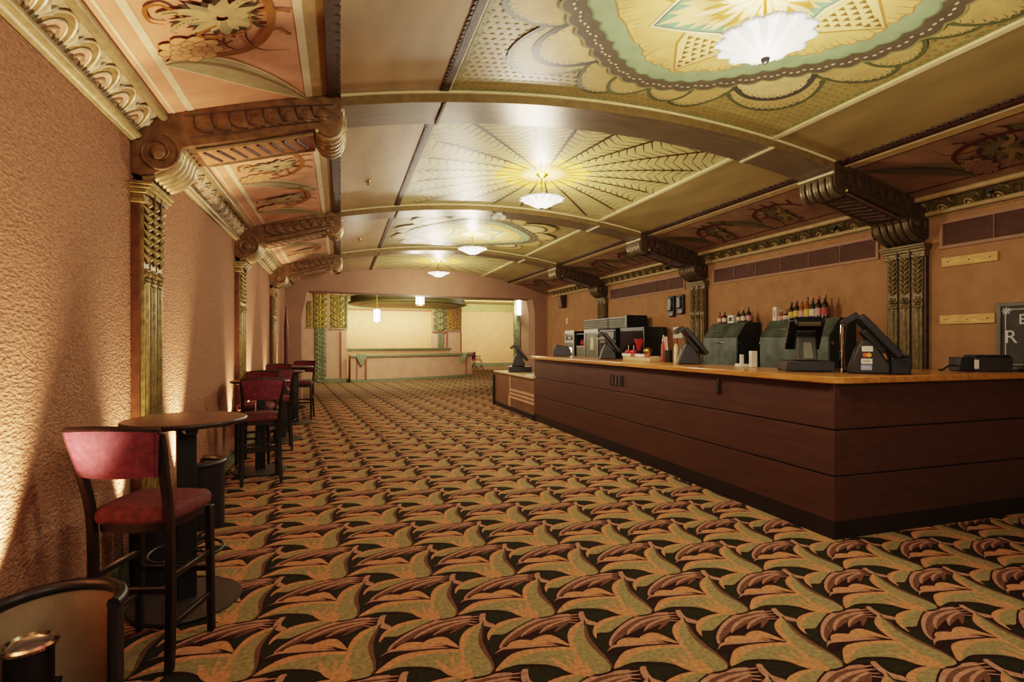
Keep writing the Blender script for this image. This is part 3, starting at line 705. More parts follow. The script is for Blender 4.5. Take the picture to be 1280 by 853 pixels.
# ------------------------------------------------------------------ carved corbels and pilasters
PROF_LOW = [(0,2.60),(.06,2.585),(.13,2.60),(.20,2.64),(.25,2.70),(.275,2.775)]
PROF_MID = [(.33,2.80),(.60,2.87),(.90,2.955),(1.13,3.02)]
PROF_END = [(1.17,2.975),(1.225,2.97),(1.27,3.005),(1.295,3.07),(1.295,3.14),(1.29,3.255)]
PROF_TOP = [(1.26,3.275),(.9,3.20),(.55,3.115),(.3,3.055),(.19,3.02),(.10,2.95),(.03,2.86),(0,2.82)]
def make_corbel(sx, label, group, cb, cl, rg, pan):
    root = empty('corbel', label, 'corbel', group=group)
    Z0 = 2.60; X = lambda dx: sx*dx
    W = lambda dx, y, z: (sx*dx, y, z-Z0)
    mb = MB(); poly = PROF_LOW+PROF_MID+PROF_END+PROF_TOP
    mb.prism(poly, lambda u, v: W(u, 0, v), lambda u, v: W(u, BD, v), cb)
    mb.build('bracket_body', root, smooth=50, bevel=.006)
    # ribbed roll over the pilaster
    mb = MB()
    for k in range(5):
        y = .05+.32*k/4
        mb.tube([W(a, y, z-.004) for a, z in smoothpoly(PROF_LOW[1:]+[(.30,2.80)], 4, False)], .034, rg, seg=10)
    mb.build('ribbed_roll', root, smooth=60)
    mb = MB()
    for k in range(5):
        y = .05+.32*k/4
        mb.tube([W(a+.004, y, z-.002) for a, z in smoothpoly([(1.15,3.0)]+PROF_END[:5], 4, False)], .032, rg, seg=10)
    for a, z in ((1.13,3.005),(1.305,3.17)): mb.tube([W(a,0,z),W(a,BD,z)], .013, 'cream_rail', seg=8)
    mb.build('end_roll', root, smooth=60)
    # soffit panel with slanting cuts
    mb = MB()
    a, b = Vector((.36,2.806)), Vector((1.10,3.008)); d = (b-a); n = Vector((d.y, -d.x)).normalized()
    S = lambda t, y, h: W(*((a+d*t+n*h).x, y, (a+d*t+n*h).y))
    mb.hexa([S(0,.05,.012),S(1,.05,.012),S(1,BD-.05,.012),S(0,BD-.05,.012),S(0,.05,-.02),S(1,.05,-.02),S(1,BD-.05,-.02),S(0,BD-.05,-.02)], pan)
    for y in (.045, BD-.045): mb.tube([S(0,y,.014), S(1,y,.014)], .012, rg, seg=6)
    for k in range(8):
        t = .05+.9*k/8
        mb.tube([S(t,.10,.012), S(t+.09,BD-.10,.012)], .013, cl, seg=5)
    mb.build('soffit_panel', root, smooth=50)
    # volutes and leaf carving on both faces
    for y in (-.004, BD+.004):
        mb = MB(); c = (.155, 2.745)
        sp = [(c[0]+(.135*(1-.78*k/44))*cos(1.25-2*pi*1.7*k/44), c[1]+(.135*(1-.78*k/44))*sin(1.25-2*pi*1.7*k/44)) for k in range(45)]
        mb.tube([W(u, y, v) for u, v in sp], [.011-.005*k/44 for k in range(45)], cb, seg=7)
        mb.tube([W(u, y, v) for u, v in sp], .004, cl, seg=5)
        mb.ball(W(c[0], y, c[1]), .05, cb, sy=.35)
        mb.build('volute', root, smooth=60)
        mb = MB()
        hi = smoothpoly([(.30,3.0),(.55,3.06),(.9,3.14),(1.24,3.2)], 5, False); lo = smoothpoly([(.34,2.86),(.6,2.925),(.9,3.01),(1.15,3.07)], 5, False)
        for ln in (hi, lo): mb.tube([W(u, y, v) for u, v in ln], .0045, cl, seg=5)
        for k in range(8):
            u = .36+.105*k; z = 2.985+.245*(u-.30)*.86
            z1 = 2.86+.262*(u-.34)
            mb.tube([W(q[0], y, q[1]) for q in smoothpoly([(u, z+.028), (u+.015, (z+z1)/2), (u+.075, z1+.045), (u+.12, z1+.045)], 4, False)], [.002]+[.0055]*11+[.002], cl, seg=5)
            mb.ball(W(u+.075, y, (z+z1)/2+.02), .045, cb, sy=.12, sz=1.1, seg=10)
        mb.build('leaf_carving', root, smooth=60)
    return root
def make_pilaster(sx, label, group, gold, edge):
    root = empty('pilaster', label, 'pilaster', group=group)
    X = lambda dx: sx*dx
    def bx(mb, a, b, y0, y1, z0, z1, m): mb.box(min(X(a),X(b)), max(X(a),X(b)), y0, y1, z0, z1, m)
    mb = MB(); bx(mb, 0, .05, 0, BD, 0, 2.45, edge); mb.build('shaft', root, bevel=.004)
    for k in range(3):                                       # raised flutes, carved at the top
        y = .075+.135*k; mb = MB()
        bx(mb, .05, .066, y-.052, y+.052, .02, 2.43, gold)
        mb.tube([(X(.062), y, .03), (X(.062), y, 1.9)], .022, gold, seg=8)
        for s in (-1, 1): mb.tube([(X(.064), y+s*.043, .03), (X(.064), y+s*.043, 1.9)], .009, gold, seg=6)
        for j in range(8):
            z = 2.02+.052*j
            for s in (-1, 1):
                mb.tube([(X(.064), y, z), (X(.082), y+s*.022, z+.032), (X(.066), y+s*.046, z+.066)], [.006, .017, .004], gold, seg=6)
        o = mb.build('flute', root, smooth=60)
        mb = MB(); mb.ball((X(.075), y, 1.945), .022, gold)
        for q in range(6):
            a = 2*pi*q/6; mb.ball((X(.070), y+.034*cos(a), 1.945+.034*sin(a)), .018, gold, sx=.7, seg=8)
        mb.tube([(X(.066), y-.05, 1.89), (X(.078), y, 1.88), (X(.066), y+.05, 1.89)], .012, gold, seg=6)
        mb.build('rosette', o, smooth=60)
    mb = MB()
    for a, z0, z1, e in ((.085,2.41,2.44,.012),(.075,2.44,2.47,.004),(.095,2.47,2.50,.02),(.115,2.50,2.522,.03),(.13,2.522,2.545,.035)): bx(mb, 0, a, -e, BD+e, z0, z1, gold)
    for k in range(2): bx(mb, .08, .10, .135+.135*k, .15+.135*k, 2.40, 2.52, edge)
    mb.build('capital', root, bevel=.004)
    mb = MB(); bx(mb, 0, .075, -.012, BD+.012, 0, .16, edge); mb.build('plinth', root, bevel=.004)
    return root
ORD = ['nearest', 'second', 'third']
lc = make_corbel(1, '', 'carved corbels along the stucco wall', 'corbel_wood', 'carve_line', 'roll_gold', 'soffit_panel_pink')
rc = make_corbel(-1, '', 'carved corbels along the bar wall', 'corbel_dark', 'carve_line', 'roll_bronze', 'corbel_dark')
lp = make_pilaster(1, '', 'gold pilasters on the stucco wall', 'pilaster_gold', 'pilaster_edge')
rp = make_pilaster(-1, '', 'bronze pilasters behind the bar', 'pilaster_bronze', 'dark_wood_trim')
LL = ['brown scroll corbel on stucco wall above the first bistro table, biggest in view', 'brown scroll corbel on stucco wall, middle one between two ceiling beams\' ends', 'brown scroll corbel on stucco wall closest to the end archway']
RL = ['dark carved corbel over the bar, largest, above card reader', 'dark carved corbel over the bar above the two wall handsets', 'dark carved corbel over the bar closest to the end archway']
PL = ['gold fluted pilaster on stucco wall behind the first round table', 'gold fluted pilaster on stucco wall behind the second group of stools', 'gold fluted pilaster on stucco wall nearest the end archway']
PR = ['bronze fluted pilaster behind the bar beside the plywood boards', 'bronze fluted pilaster behind the bar beside the wall handsets', 'bronze fluted pilaster partly hidden by stacked louvred boxes']
for k in range(3):
    for proto, labs, x, z in ((lc, LL, XL, 2.60), (rc, RL, XR, 2.60), (lp, PL, XL+.001, 0), (rp, PR, XR-.001, 0)):
        o = proto if k == 0 else copy_tree(proto)
        o.location = (x, BEAM0+BAY*k, z); o['label'] = labs[k]
# ------------------------------------------------------------------ pendant bowl lamps
def make_lamp():
    root = empty('pendant_lamp', '', 'pendant lamp', group='petal bowl lamps down the ceiling')
    mb = MB(); mb.lathe([(.0,0),(.075,0),(.075,-.012),(.055,-.022),(.045,-.035),(.012,-.05),(0,-.05)], 'brass'); mb.build('canopy', root, smooth=50)
    mb = MB(); mb.tube([(0,0,-.04),(0,0,-.41)], .009, 'brass', seg=10); mb.build('rod', root)
    mb = MB()
    def sc(r, z, a):
        q = (r/.24)**2; pet = abs(cos(6*a))**.7
        return (r*(1-.06*q+.20*q*pet+.012*cos(60*a)*q), z + .02*q*(1-pet) + .004*q*cos(60*a))
    mb.lathe([(.012,-.408),(.04,-.405),(.08,-.392),(.12,-.371),(.155,-.349),(.19,-.328),(.22,-.313),(.24,-.306)], 'lamp_glass', seg=192, mod=sc)
    o = mb.build('glass_bowl', root, smooth=60)
    s = o.modifiers.new('thick', 'SOLIDIFY'); s.thickness = .006
    mb = MB(); mb.lathe([(0,-.437),(.012,-.435),(.02,-.425),(.024,-.41),(.012,-.40),(0,-.398)], 'dark_plastic', seg=16); mb.build('finial', root, smooth=50)
    return root
lamp = make_lamp()
LMP = ['white petal glass pendant bowl over the scalloped medallion, largest in view', 'white petal glass pendant bowl under the first sunburst painting', 'white petal glass pendant bowl, third along, beyond the second beam', 'white petal glass pendant bowl nearest the end archway']
def pointlight(name, loc, power, col, r=.06):
    l = bpy.data.lights.new(name, 'POINT'); l.energy = power; l.color = col; l.shadow_soft_size = r
    o = bpy.data.objects.new(name, l); COL.objects.link(o); o.location = loc; return o
def spot(name, loc, target, power, col, ang, blend=.6, r=.05):
    l = bpy.data.lights.new(name, 'SPOT'); l.energy = power; l.color = col; l.shadow_soft_size = r; l.spot_size = radians(ang); l.spot_blend = blend
    o = bpy.data.objects.new(name, l); COL.objects.link(o); o.location = loc
    o.rotation_euler = (Vector(target)-Vector(loc)).to_track_quat('-Z', 'Y').to_euler(); return o
WARM = (1.0, .86, .66); WARMER = (1.0, .70, .44)
for k, cy in enumerate(BAYC):
    o = lamp if k == 0 else copy_tree(lamp)
    o.location = (XC, cy, vault(XC)-.002); o['label'] = LMP[k]
    pointlight('bulb', (XC, cy, vault(XC)-.24), P_LAMP*(P_L1 if k == 0 else 1), WARM, .07)
    pointlight('bowl_fill', (XC, cy, vault(XC)-.95), P_DOWN*(.8 if k == 0 else 1), WARM, .20)  # fill light added in mid-air below the bowl to even out the ceiling
# ------------------------------------------------------------------ wall vents, boards and small wall things
def vent(y0, y1, z0, z1, label):
    root = empty('air_vent', label, 'air vent', (XR, (y0+y1)/2, z0), group='long air vents above the bar')
    h = (y1-y0)/2; H = z1-z0
    mb = MB(); w = .03
    mb.box(-.025,0,-h-w,h+w,-w,0,'arch_plaster'); mb.box(-.025,0,-h-w,h+w,H,H+w,'arch_plaster'); mb.box(-.025,0,-h-w,-h,0,H,'arch_plaster'); mb.box(-.025,0,h,h+w,0,H,'arch_plaster')
    mb.build('frame', root)
    mb = MB(); mb.box(-.004,0,-h,h,0,H,'vent_dark')
    n = 14
    for k in range(n):
        z = H*(k+.5)/n; mb.hexa([(-.018,-h,z-.006),(-.004,-h,z+.002),(-.004,h,z+.002),(-.018,h,z-.006),(-.018,-h,z-.002),(-.004,-h,z+.006),(-.004,h,z+.006),(-.018,h,z-.002)], 'vent_brown')
    m = max(2, int(2*h/.45))
    for k in range(1, m): mb.box(-.02,-.004,-h+2*h*k/m-.006,-h+2*h*k/m+.006,0,H,'vent_brown')
    mb.build('grille', root, smooth=0)
    return root
vent(1.2, 3.90, 2.49, 2.715, 'long brown louvred vent above the plywood boards')
vent(4.62, 7.44, 2.49, 2.70, 'long brown louvred vent over the green marble dispensers')
vent(8.26, 11.02, 2.49, 2.705, 'long brown louvred vent above the wall handsets')
for z0, y0, lab in ((2.275, 3.42, 'upper plywood board screwed to the bar wall'), (1.69, 3.44, 'lower plywood board on the bar wall beside the chalkboard')):
    root = empty('mounted_plywood_board', lab, 'board', (XR, y0, z0), group='plywood boards on the bar wall')
    mb = MB(); mb.box(-.02, 0, 0, .49, 0, .09, 'plywood'); mb.build('board_panel', root, bevel=.002)
    mb = MB()
    for y in (.06, .24, .43): mb.ball((-.021, y, .045), .007, 'dark_wood_trim', seg=8)
    mb.build('screw', root)
def handset(y, z0, h, label):
    root = empty('mounted_handset', label, 'handset', (XR, y, z0), group='black handsets on the bar wall')
    mb = MB(); mb.box(-.06, -.001, -.085, .085, 0, h, 'dark_plastic'); mb.build('housing', root, bevel=.015)
    mb = MB(); mb.box(-.10, -.055, -.06, .06, .10, h-.03, 'black_plastic'); mb.build('receiver', root, bevel=.02)
    mb = MB(); mb.box(-.068, -.06, -.06, .06, .02, .055, 'grey_plastic'); mb.build('label_plate', root)
handset(8.60, 1.985, .385, 'black wall handset with silver lower plate, farther from the bronze pilaster')
handset(8.32, 2.02, .35, 'black wall handset right beside the bronze pilaster')
root = empty('mounted_notice', 'white paper notice on the bar wall beneath the handsets', 'notice', (XR, 8.46, 1.59))
mb = MB(); mb.box(-.006, 0, -.14, .14, 0, .20, 'white_paper'); mb.build('sheet', root)
root = empty('mounted_speaker', 'small brown speaker high on the wall near the archway', 'speaker', (XR, 13.65, 2.46))
mb = MB(); mb.hexa([(-.14,-.13,0),(-.001,-.11,0),(-.001,.11,0),(-.14,.13,0),(-.2,-.14,.34),(-.001,-.12,.34),(-.001,.12,.34),(-.2,.14,.34)], 'vent_dark'); mb.build('cabinet_box', root, bevel=.01)
mb = MB(); mb.hexa([(-.150,-.10,.03),(-.14,-.10,.03),(-.14,.10,.03),(-.150,.10,.03),(-.205,-.11,.31),(-.195,-.11,.31),(-.195,.11,.31),(-.205,.11,.31)], 'vent_brown'); mb.build('front_cloth', root)
root = empty('light_switch', 'cream switch plate on the wall below the small speaker', 'switch', (XR, 13.52, 2.02))
mb = MB(); mb.box(-.012, -.001, -.05, .05, 0, .15, 'white_paper'); mb.build('plate', root, bevel=.003)
mb = MB(); mb.box(-.024, -.012, -.015, .015, .05, .10, 'label_cream'); mb.build('toggle', root)
for y, lab in ((3.42, 'tiny black cornice spotlight above the nearest air vent'), (5.08, 'tiny black cornice spotlight above the middle air vent'), (8.64, 'tiny pale cornice spotlight over the farthest air vent')):
    root = empty('cornice_spotlight', lab, 'spotlight', (XR-.10, y, 2.925), group='tiny spotlights on the cornice')
    mb = MB(); mb.box(-.02, .02, -.02, .02, -.02, .03, 'black_plastic'); mb.build('mount', root)
    mb = MB(); mb.tube([(-.005,0,-.02),(-.07,-.02,-.055)], [.018, .024], 'black_plastic', seg=12); o = mb.build('lamp_head', root)
    mb = MB(); mb.tube([(-.072,-.0206,-.056),(-.076,-.0217,-.058)], .018, 'grey_plastic', seg=12); mb.build('lens', o)
root = empty('emergency_light', 'small white twin security light under the second ceiling beam', 'security light', (XC-.05, 7.72, vault(XC)-.09))
mb = MB(); mb.lathe([(0,0),(.06,0),(.06,-.02),(.03,-.035),(0,-.035)], 'white_paper', seg=16); mb.build('mount', root)
for s in (-1, 1):
    mb = MB(); mb.lathe([(.0,-.02),(.045,-.03),(.06,-.06),(.03,-.09),(0,-.09)], 'white_paper', c=(s*.06,0,0), seg=16); mb.build('lamp_head', root, smooth=50)
for x, y, lab in ((.30, 6.35, 'small brass sprinkler in the plain ceiling strip of the second bay'), (.32, 9.9, 'small brass sprinkler in the plain ceiling strip of the third bay')):
    root = empty('sprinkler', lab, 'sprinkler', (x, y, vault(x)), group='ceiling sprinklers')
    mb = MB(); mb.lathe([(0,0),(.035,0),(.03,-.012),(0,-.012)], 'brass', seg=14); mb.build('rose_plate', root)
    mb = MB(); mb.tube([(0,0,-.01),(0,0,-.035)], .008, 'brass'); mb.lathe([(0,-.035),(.02,-.036),(.02,-.039),(0,-.04)], 'brass', seg=10); mb.build('deflector', root)
# ------------------------------------------------------------------ the bar
BX, BY0, BY1, BY2 = 3.573, 3.144, 9.785, 12.56
def build_bar():
    root = empty('bar_counter', 'long dark reddish wood bar front with horizontal boards and black kick', 'bar counter', (BX, BY0, 0))
    L = BY1-BY0; E = XR-.02-BX
    mb = MB(); mb.box(.03, .60, .03, L-.001, .02, 1.19, 'bar_groove'); mb.box(.60, E, .03, .60, .02, 1.19, 'bar_groove'); mb.build('carcass', root, smooth=0)
    for z0, z1 in ((.138,.476),(.488,.830),(.842,1.188)):
        mb = MB(); mb.box(0, .035, 0, L, z0, z1, 'bar_wood'); mb.build('front_panel', root, bevel=.0015)
        mb = MB(); mb.box(.0352, E, 0, .035, z0, z1, 'bar_wood'); mb.build('end_panel', root, bevel=.0015)
    mb = MB(); mb.box(-.002, .03, -.002, L, 0, .136, 'kick_black'); mb.box(.03, E, -.002, .03, 0, .136, 'kick_black'); mb.build('kick_plate', root)
    g = MB(); g.box(-.008, 0, 3.20, 3.56, .915, 1.065, 'bar_groove')
    for k in range(7):
        y = 3.23+.05*k; g.box(-.014, -.006, y, y+.016, .93, 1.05, 'grey_plastic' if k % 2 else 'kick_black')
    g.build('slotted_grille', root)
    g = MB(); g.box(-.02, 0, 1.29, 1.33, 1.0, 1.14, 'kick_black'); g.build('hook_bracket', root, bevel=.004)
    top = tag(MB_top(), 'honey brown wooden bar top running along the bar and round its corner', 'countertop')
def MB_top():
    mb = MB()
    poly = [(3.51,9.84),(3.51,3.17),(3.59,3.075),(XR-.005,3.075),(XR-.005,3.80),(4.26,3.80),(4.26,9.84)]
    mb.prism(poly, lambda u, v: (u, v, 1.19), lambda u, v: (u, v, 1.243), 'counter_wood')
    return mb.build('wooden_worktop', None, bevel=.008)
build_bar()
def build_low():
    root = empty('low_counter', 'low accessible counter with three pale stripes at the bar end', 'counter', (BX, BY1, 0))
    L = BY2-BY1
    mb = MB(); mb.box(.001, .62, .004, L-.002, .10, .795, 'low_panel'); mb.build('body', root, bevel=.004)
    mb = MB(); mb.box(-.03, .66, .004, L+.01, .795, .832, 'low_top'); mb.build('countertop', root, bevel=.006)
    mb = MB(); mb.box(-.05, .60, L, L+.05, 0, .74, 'kick_black'); mb.build('end_plate', root, bevel=.004)
    mb = MB(); mb.box(-.02, .58, .004, L, 0, .10, 'kick_black'); mb.build('kick_plate', root)
    for z in (.47, .39, .31):
        mb = MB(); mb.box(-.012, .001, .004, L*.55, z-.022, z+.022, 'pale_strip'); mb.build('stripe', root)
    mb = MB(); mb.box(-.012, .001, L*.55, L*.55+.12, .10, .34, 'pale_strip'); mb.box(-.012, .001, L*.55, L*.55+.05, .34, .795, 'pale_strip'); mb.build('upright_strip', root)
    p = empty('napkin_pad', 'small white pad of paper lying on the low counter', 'pad', (BX+.12, 10.25, .832))
    mb = MB(); mb.box(-.06, .06, -.16, .16, .0005, .02, 'white_paper'); mb.build('sheets', p, bevel=.002)
build_low()
root = empty('back_counter', 'low dark counter standing along the wall behind the bar', 'counter', (5.12, 4.4, 0))
mb = MB(); mb.box(0, .61, 0, 8.4, 0, .97, 'bar_wood'); mb.build('body', root); mb = MB(); mb.box(-.02, .62, -.02, 8.42, .97, 1.0, 'marble_side'); mb.build('worktop', root)

# ------------------------------------------------------------------ tills, readers, printers
def till(loc, rz, label, sc=1.0, drawer=False, stickers=False, sidebox=False, light_stand=True, group='touchscreen tills on the bar'):
    """local +x is the side of the barman, the screen faces him"""
    r = empty('point_of_sale_till', label, 'till', loc, rz, group, scale=sc)
    z = 0.0
    if drawer:
        mb = MB(); mb.box(-.22, .24, -.22, .22, .012, .11, 'black_plastic'); d = mb.build('cash_drawer', r, bevel=.006)
        mb = MB()
        for x in (-.2, .22):
            for y in (-.2, .2): mb.box(x-.02, x+.02, y-.02, y+.02, .001, .013, 'black_plastic')
        mb.build('foot', d)
        z = .11
    hb = .005 if not drawer else 0
    mb = MB(); poly = [(-.15,0),(.11,0),(.11,.07),(.03,.20),(-.02,.25),(-.06,.25),(-.085,.20)]
    mb.prism([(a, b+z+.001) for a, b in poly], lambda u, v: (u, -.085, v), lambda u, v: (u, .085, v), 'dark_plastic'); mb.build('stand', r, bevel=.012)
    mb = MB(); mb.hexa([(-.152,-.05,z+.02),(-.14,-.05,z+.02),(-.14,.05,z+.02),(-.152,.05,z+.02),(-.100,-.035,z+.19),(-.085,-.035,z+.19),(-.085,.035,z+.19),(-.100,.035,z+.19)], 'grey_plastic' if light_stand else 'dark_plastic'); mb.build('stand_cover', r, bevel=.006)
    a, b = Vector((-.075, .43+z)), Vector((.17, .13+z)); d = (b-a).normalized(); n = Vector((-d.y, d.x))
    if n.x < 0: n = -n
    T = lambda s, h: a + d*s + n*h
    Lg = (b-a).length
    def slab(s0, s1, h0, h1, w, m, nm, par=r, bev=.008):
        mb = MB(); q = [T(s0,h0), T(s1,h0), T(s1,h1), T(s0,h1)]
        mb.prism([(p.x, p.y) for p in q], lambda u, v: (u, -w, v), lambda u, v: (u, w, v), m); return mb.build(nm, par, bevel=bev)
    mon = slab(0, Lg, -.03, .018, .165, 'black_plastic', 'monitor')
    slab(.03, Lg-.03, .017, .021, .145, 'screen', 'touch_screen', mon, 0)
    slab(.10, Lg-.08, -.075, -.028, .09, 'dark_plastic', 'monitor_back', mon)
    mb = MB(); mb.tube([(-.02,0,z+.23),(T(.2,-.05).x,0,T(.2,-.05).y)], .035, 'dark_plastic', seg=10); mb.build('hinge', r)
    mb = MB(); mb.hexa([(-.17,-.12,z+.355),(-.075,-.12,z+.415),(-.075,.12,z+.415),(-.17,.12,z+.355),(-.19,-.12,z+.395),(-.10,-.12,z+.455),(-.10,.12,z+.455),(-.19,.12,z+.395)], 'black_plastic'); cd = mb.build('customer_display', r, bevel=.006)
    mb = MB(); mb.hexa([(-.173,-.10,z+.357),(-.170,-.10,z+.355),(-.170,.10,z+.355),(-.173,.10,z+.357),(-.193,-.10,z+.392),(-.190,-.10,z+.394),(-.190,.10,z+.394),(-.193,.10,z+.392)], 'grey_plastic'); mb.build('display_window', cd)
    if sidebox:
        mb = MB(); mb.box(.115, .235, -.075, .075, .001, .125, 'black_plastic'); o = mb.build('receipt_printer', r, bevel=.008)
        mb = MB(); mb.box(.11, .24, -.08, .08, .126, .14, 'dark_plastic'); mb.build('printer_lid', o, bevel=.004)
    if stickers:
        # four card stickers on the stand, on the side towards the room
        for k, (m, kind) in enumerate((('white_paper', 'a'), ('black_plastic', 'b'), ('white_paper', 'c'), ('sticker_blue', 'd'))):
            zc = z+.185-.046*k; xc = -.03-.002*k
            mb = MB(); mb.box(xc-.034, xc+.034, -.0875, -.0855, zc-.019, zc+.019, m); st = mb.build('card_sticker', r)
            tm = Matrix.Translation((xc, -.0882, zc)) @ Matrix.Rotation(pi/2, 4, 'X')
            if kind == 'a': text('lettering', 'VISA', .022, 'ink_pink', st, tm)
            elif kind == 'b':
                mb = MB()
                for s, mm in ((-1, 'sticker_red'), (1, 'sticker_yellow')):
                    mb.prism([(xc+s*.012+.0165*cos(t*pi/8), zc+.0165*sin(t*pi/8)) for t in range(16)], lambda u, v: (u, -.0885-.0002*s, v), lambda u, v: (u, -.0875, v), mm)
                mb.build('circles_logo', st)
            elif kind == 'c': text('lettering', 'VISA', .024, 'ink_dark', st, tm)
            else: text('lettering', 'AMEX', .015, 'white_paper', st, tm)
    return r
TZ = 1.244
till((4.0, 5.50, TZ), radians(-24), 'black touchscreen till seen side on, in front of the far green dispenser', 1.0)
till((4.02, 7.60, TZ), radians(-20), 'black touchscreen till standing before the dark display cabinets', .95)
till((4.02, 3.84, TZ), radians(56), 'black touchscreen till on a wide cash drawer near the bar corner', .87, drawer=True)
till((4.22, 3.37, TZ), radians(-44), 'black touchscreen till with four card stickers at the bar corner', 1.12, stickers=True, sidebox=True, light_stand=False)
till((3.92, 11.75, .834), radians(-14), 'black touchscreen till on the low counter end', 1.12, drawer=True, group=None)
r = empty('tap_handle', 'upright chrome beer tap between the two nearest tills', 'tap', (4.20, 3.62, TZ))
mb = MB(); mb.lathe([(0,.001),(.05,.001),(.05,.02),(.025,.03),(.02,.16),(.03,.18),(0,.185)], 'chrome', seg=18); mb.build('column', r, smooth=50)
mb = MB(); mb.tube([(0,0,.17),(.005,0,.28),(.02,0,.42)], [.012,.022,.026], 'chrome', seg=12); mb.build('lever', r, smooth=50)
r = empty('receipt_printer', 'low black receipt printer alone at the far end of the bar top', 'printer', (4.05, 9.55, TZ), radians(-20))
mb = MB(); mb.prism([(-.17,.001),(.17,.001),(.17,.12),(.10,.19),(-.10,.22),(-.17,.12)], lambda u, v: (u,-.12,v), lambda u, v: (u,.12,v), 'black_plastic'); mb.build('housing', r, bevel=.012)
mb = MB(); mb.hexa([(-.16,-.10,.145),(-.11,-.10,.205),(-.11,.10,.205),(-.16,.10,.145),(-.17,-.10,.155),(-.12,-.10,.215),(-.12,.10,.215),(-.17,.10,.155)], 'grey_plastic'); mb.build('paper_slot', r)
# printers by the chalkboard
r = empty('receipt_printer', 'black receipt printer with a white tag beside the chalkboard', 'printer', (5.46, 3.38, TZ), radians(-30))
mb = MB(); mb.box(-.14, -.03, -.09, .09, .001, .125, 'black_plastic'); mb.build('power_unit', r, bevel=.008)
mb = MB(); mb.box(-.03, .26, -.10, .10, .001, .128, 'dark_plastic'); o = mb.build('housing', r, bevel=.008)
mb = MB(); mb.box(-.02, .25, -.09, .09, .128, .148, 'black_plastic'); mb.build('lid', o, bevel=.006)
mb = MB(); mb.box(-.035, .0, -.103, -.0995, .025, .105, 'white_paper'); mb.build('tag', o)
mb = MB(); mb.tube(smoothpoly([(-.14,-.02,.05),(-.20,-.03,.045),(-.26,-.06,.012),(-.31,-.10,.012)], 5, False), .008, 'black_plastic', seg=8); mb.build('cable', r, smooth=60)
r = empty('order_screen', 'black order screen standing in front of the chalkboard', 'screen', (5.79, 3.14, TZ), radians(-10))
mb = MB(); mb.box(-.04, .05, -.05, .05, .001, .02, 'black_plastic'); mb.build('stand_foot', r); mb = MB(); mb.box(-.02, .02, -.02, .02, .02, .2, 'black_plastic'); mb.build('neck', r)
mb = MB(); mb.box(-.05, .06, -.05, -.01, .14, .44, 'black_plastic'); o = mb.build('casing', r, bevel=.006); mb = MB(); mb.box(-.045, .055, -.053, -.05, .15, .43, 'screen'); mb.build('display', o)
# chalkboard sign hung on the wall
r = empty('chalkboard_sign', 'grey framed chalkboard sign with hand lettering on the bar wall', 'sign', (XR-.004, 3.12, 1.27))
mb = MB(); mb.box(-.02, 0, -.28, .28, 0, .57, 'chalkboard'); mb.build('board_panel', r)
mb = MB()
for a in ((-.30,-.265,-.02,.60),(.265,.30,-.02,.60)): mb.box(-.035, 0, a[0], a[1], a[2], a[3], 'sign_frame')
mb.box(-.035,0,-.265,.265,-.02,.015,'sign_frame'); mb.box(-.035,0,-.265,.265,.565,.60,'sign_frame'); mb.build('frame', r, bevel=.004)
mb = MB()
for a in ((-.235,-.229,.03,.54),(.229,.235,.03,.54)): mb.box(-.023, -.019, a[0], a[1], a[2], a[3], 'chalk')
for a in ((-.235,.235,.03,.036),(-.235,.235,.534,.54)): mb.box(-.023, -.019, a[0], a[1], a[2], a[3], 'chalk')
for q in range(4):
    a = q*pi/4; mb.box(-.024,-.019,-.004,.004,-.035,.035,'chalk', Matrix.Translation((0,.225,.525)) @ Matrix.Rotation(a,4,'X'))
mb.build('chalk_border', r)
wm = lambda y, z: Matrix.Translation((-.0225, y, z)) @ Matrix.Rotation(-pi/2,4,'Z') @ Matrix.Rotation(pi/2,4,'X')
text('lettering', 'E', .13, 'chalk', r, wm(.10, .44)); text('lettering', 'R', .17, 'chalk', r, wm(.19, .28))

# ------------------------------------------------------------------ green marble dispensers with bottles
def dispenser(y0, y1, label):
    r = empty('ice_dispenser', label, 'dispenser', (5.45, y0, 1.0), group='green marble dispensers on the back counter')
    W = y1-y0
    mb = MB(); poly = [(0,.001),(.41,.001),(.41,.80),(.17,.80),(0,.585)]
    mb.prism(poly, lambda u, v: (u,0,v), lambda u, v: (u,W,v), 'marble_side'); mb.build('cabinet_body', r, bevel=.004)
    mb = MB(); mb.box(-.012, 0, .01, W-.01, .03, .575, 'marble_green'); f = mb.build('front_panel', r, bevel=.004)
    mb = MB(); mb.hexa([(-.008,.01,.585),(0,.01,.58),(0,W-.01,.58),(-.008,W-.01,.585),(.16,.01,.80),(.17,.01,.795),(.17,W-.01,.795),(.16,W-.01,.80)], 'marble_green'); l = mb.build('sloped_lid', r)
    mb = MB(); mb.tube([(-.015,W*.38,.50),(-.035,W*.40,.505),(-.035,W*.58,.505),(-.015,W*.60,.50)], .008, 'chrome', seg=8); mb.build('pull_handle', f)
    mb = MB(); mb.tube([(.05,W*.62,.665),(.035,W*.64,.675),(.035,W*.76,.675),(.05,W*.78,.665)], .008, 'chrome', seg=8); mb.build('lid_handle', l)
    for y in (-.008, W+.008):
        mb = MB(); mb.tube([(.03,y-.008,.50),(.03,y+.008,.50)], .022, 'chrome', seg=14); mb.build('side_latch', r)
    return r
dispenser(6.39, 7.15, 'green marble dispenser with black side, nearer the wall handsets')
dispenser(4.86, 5.955, 'wide green marble dispenser behind the cash drawer till, holding most bottles')
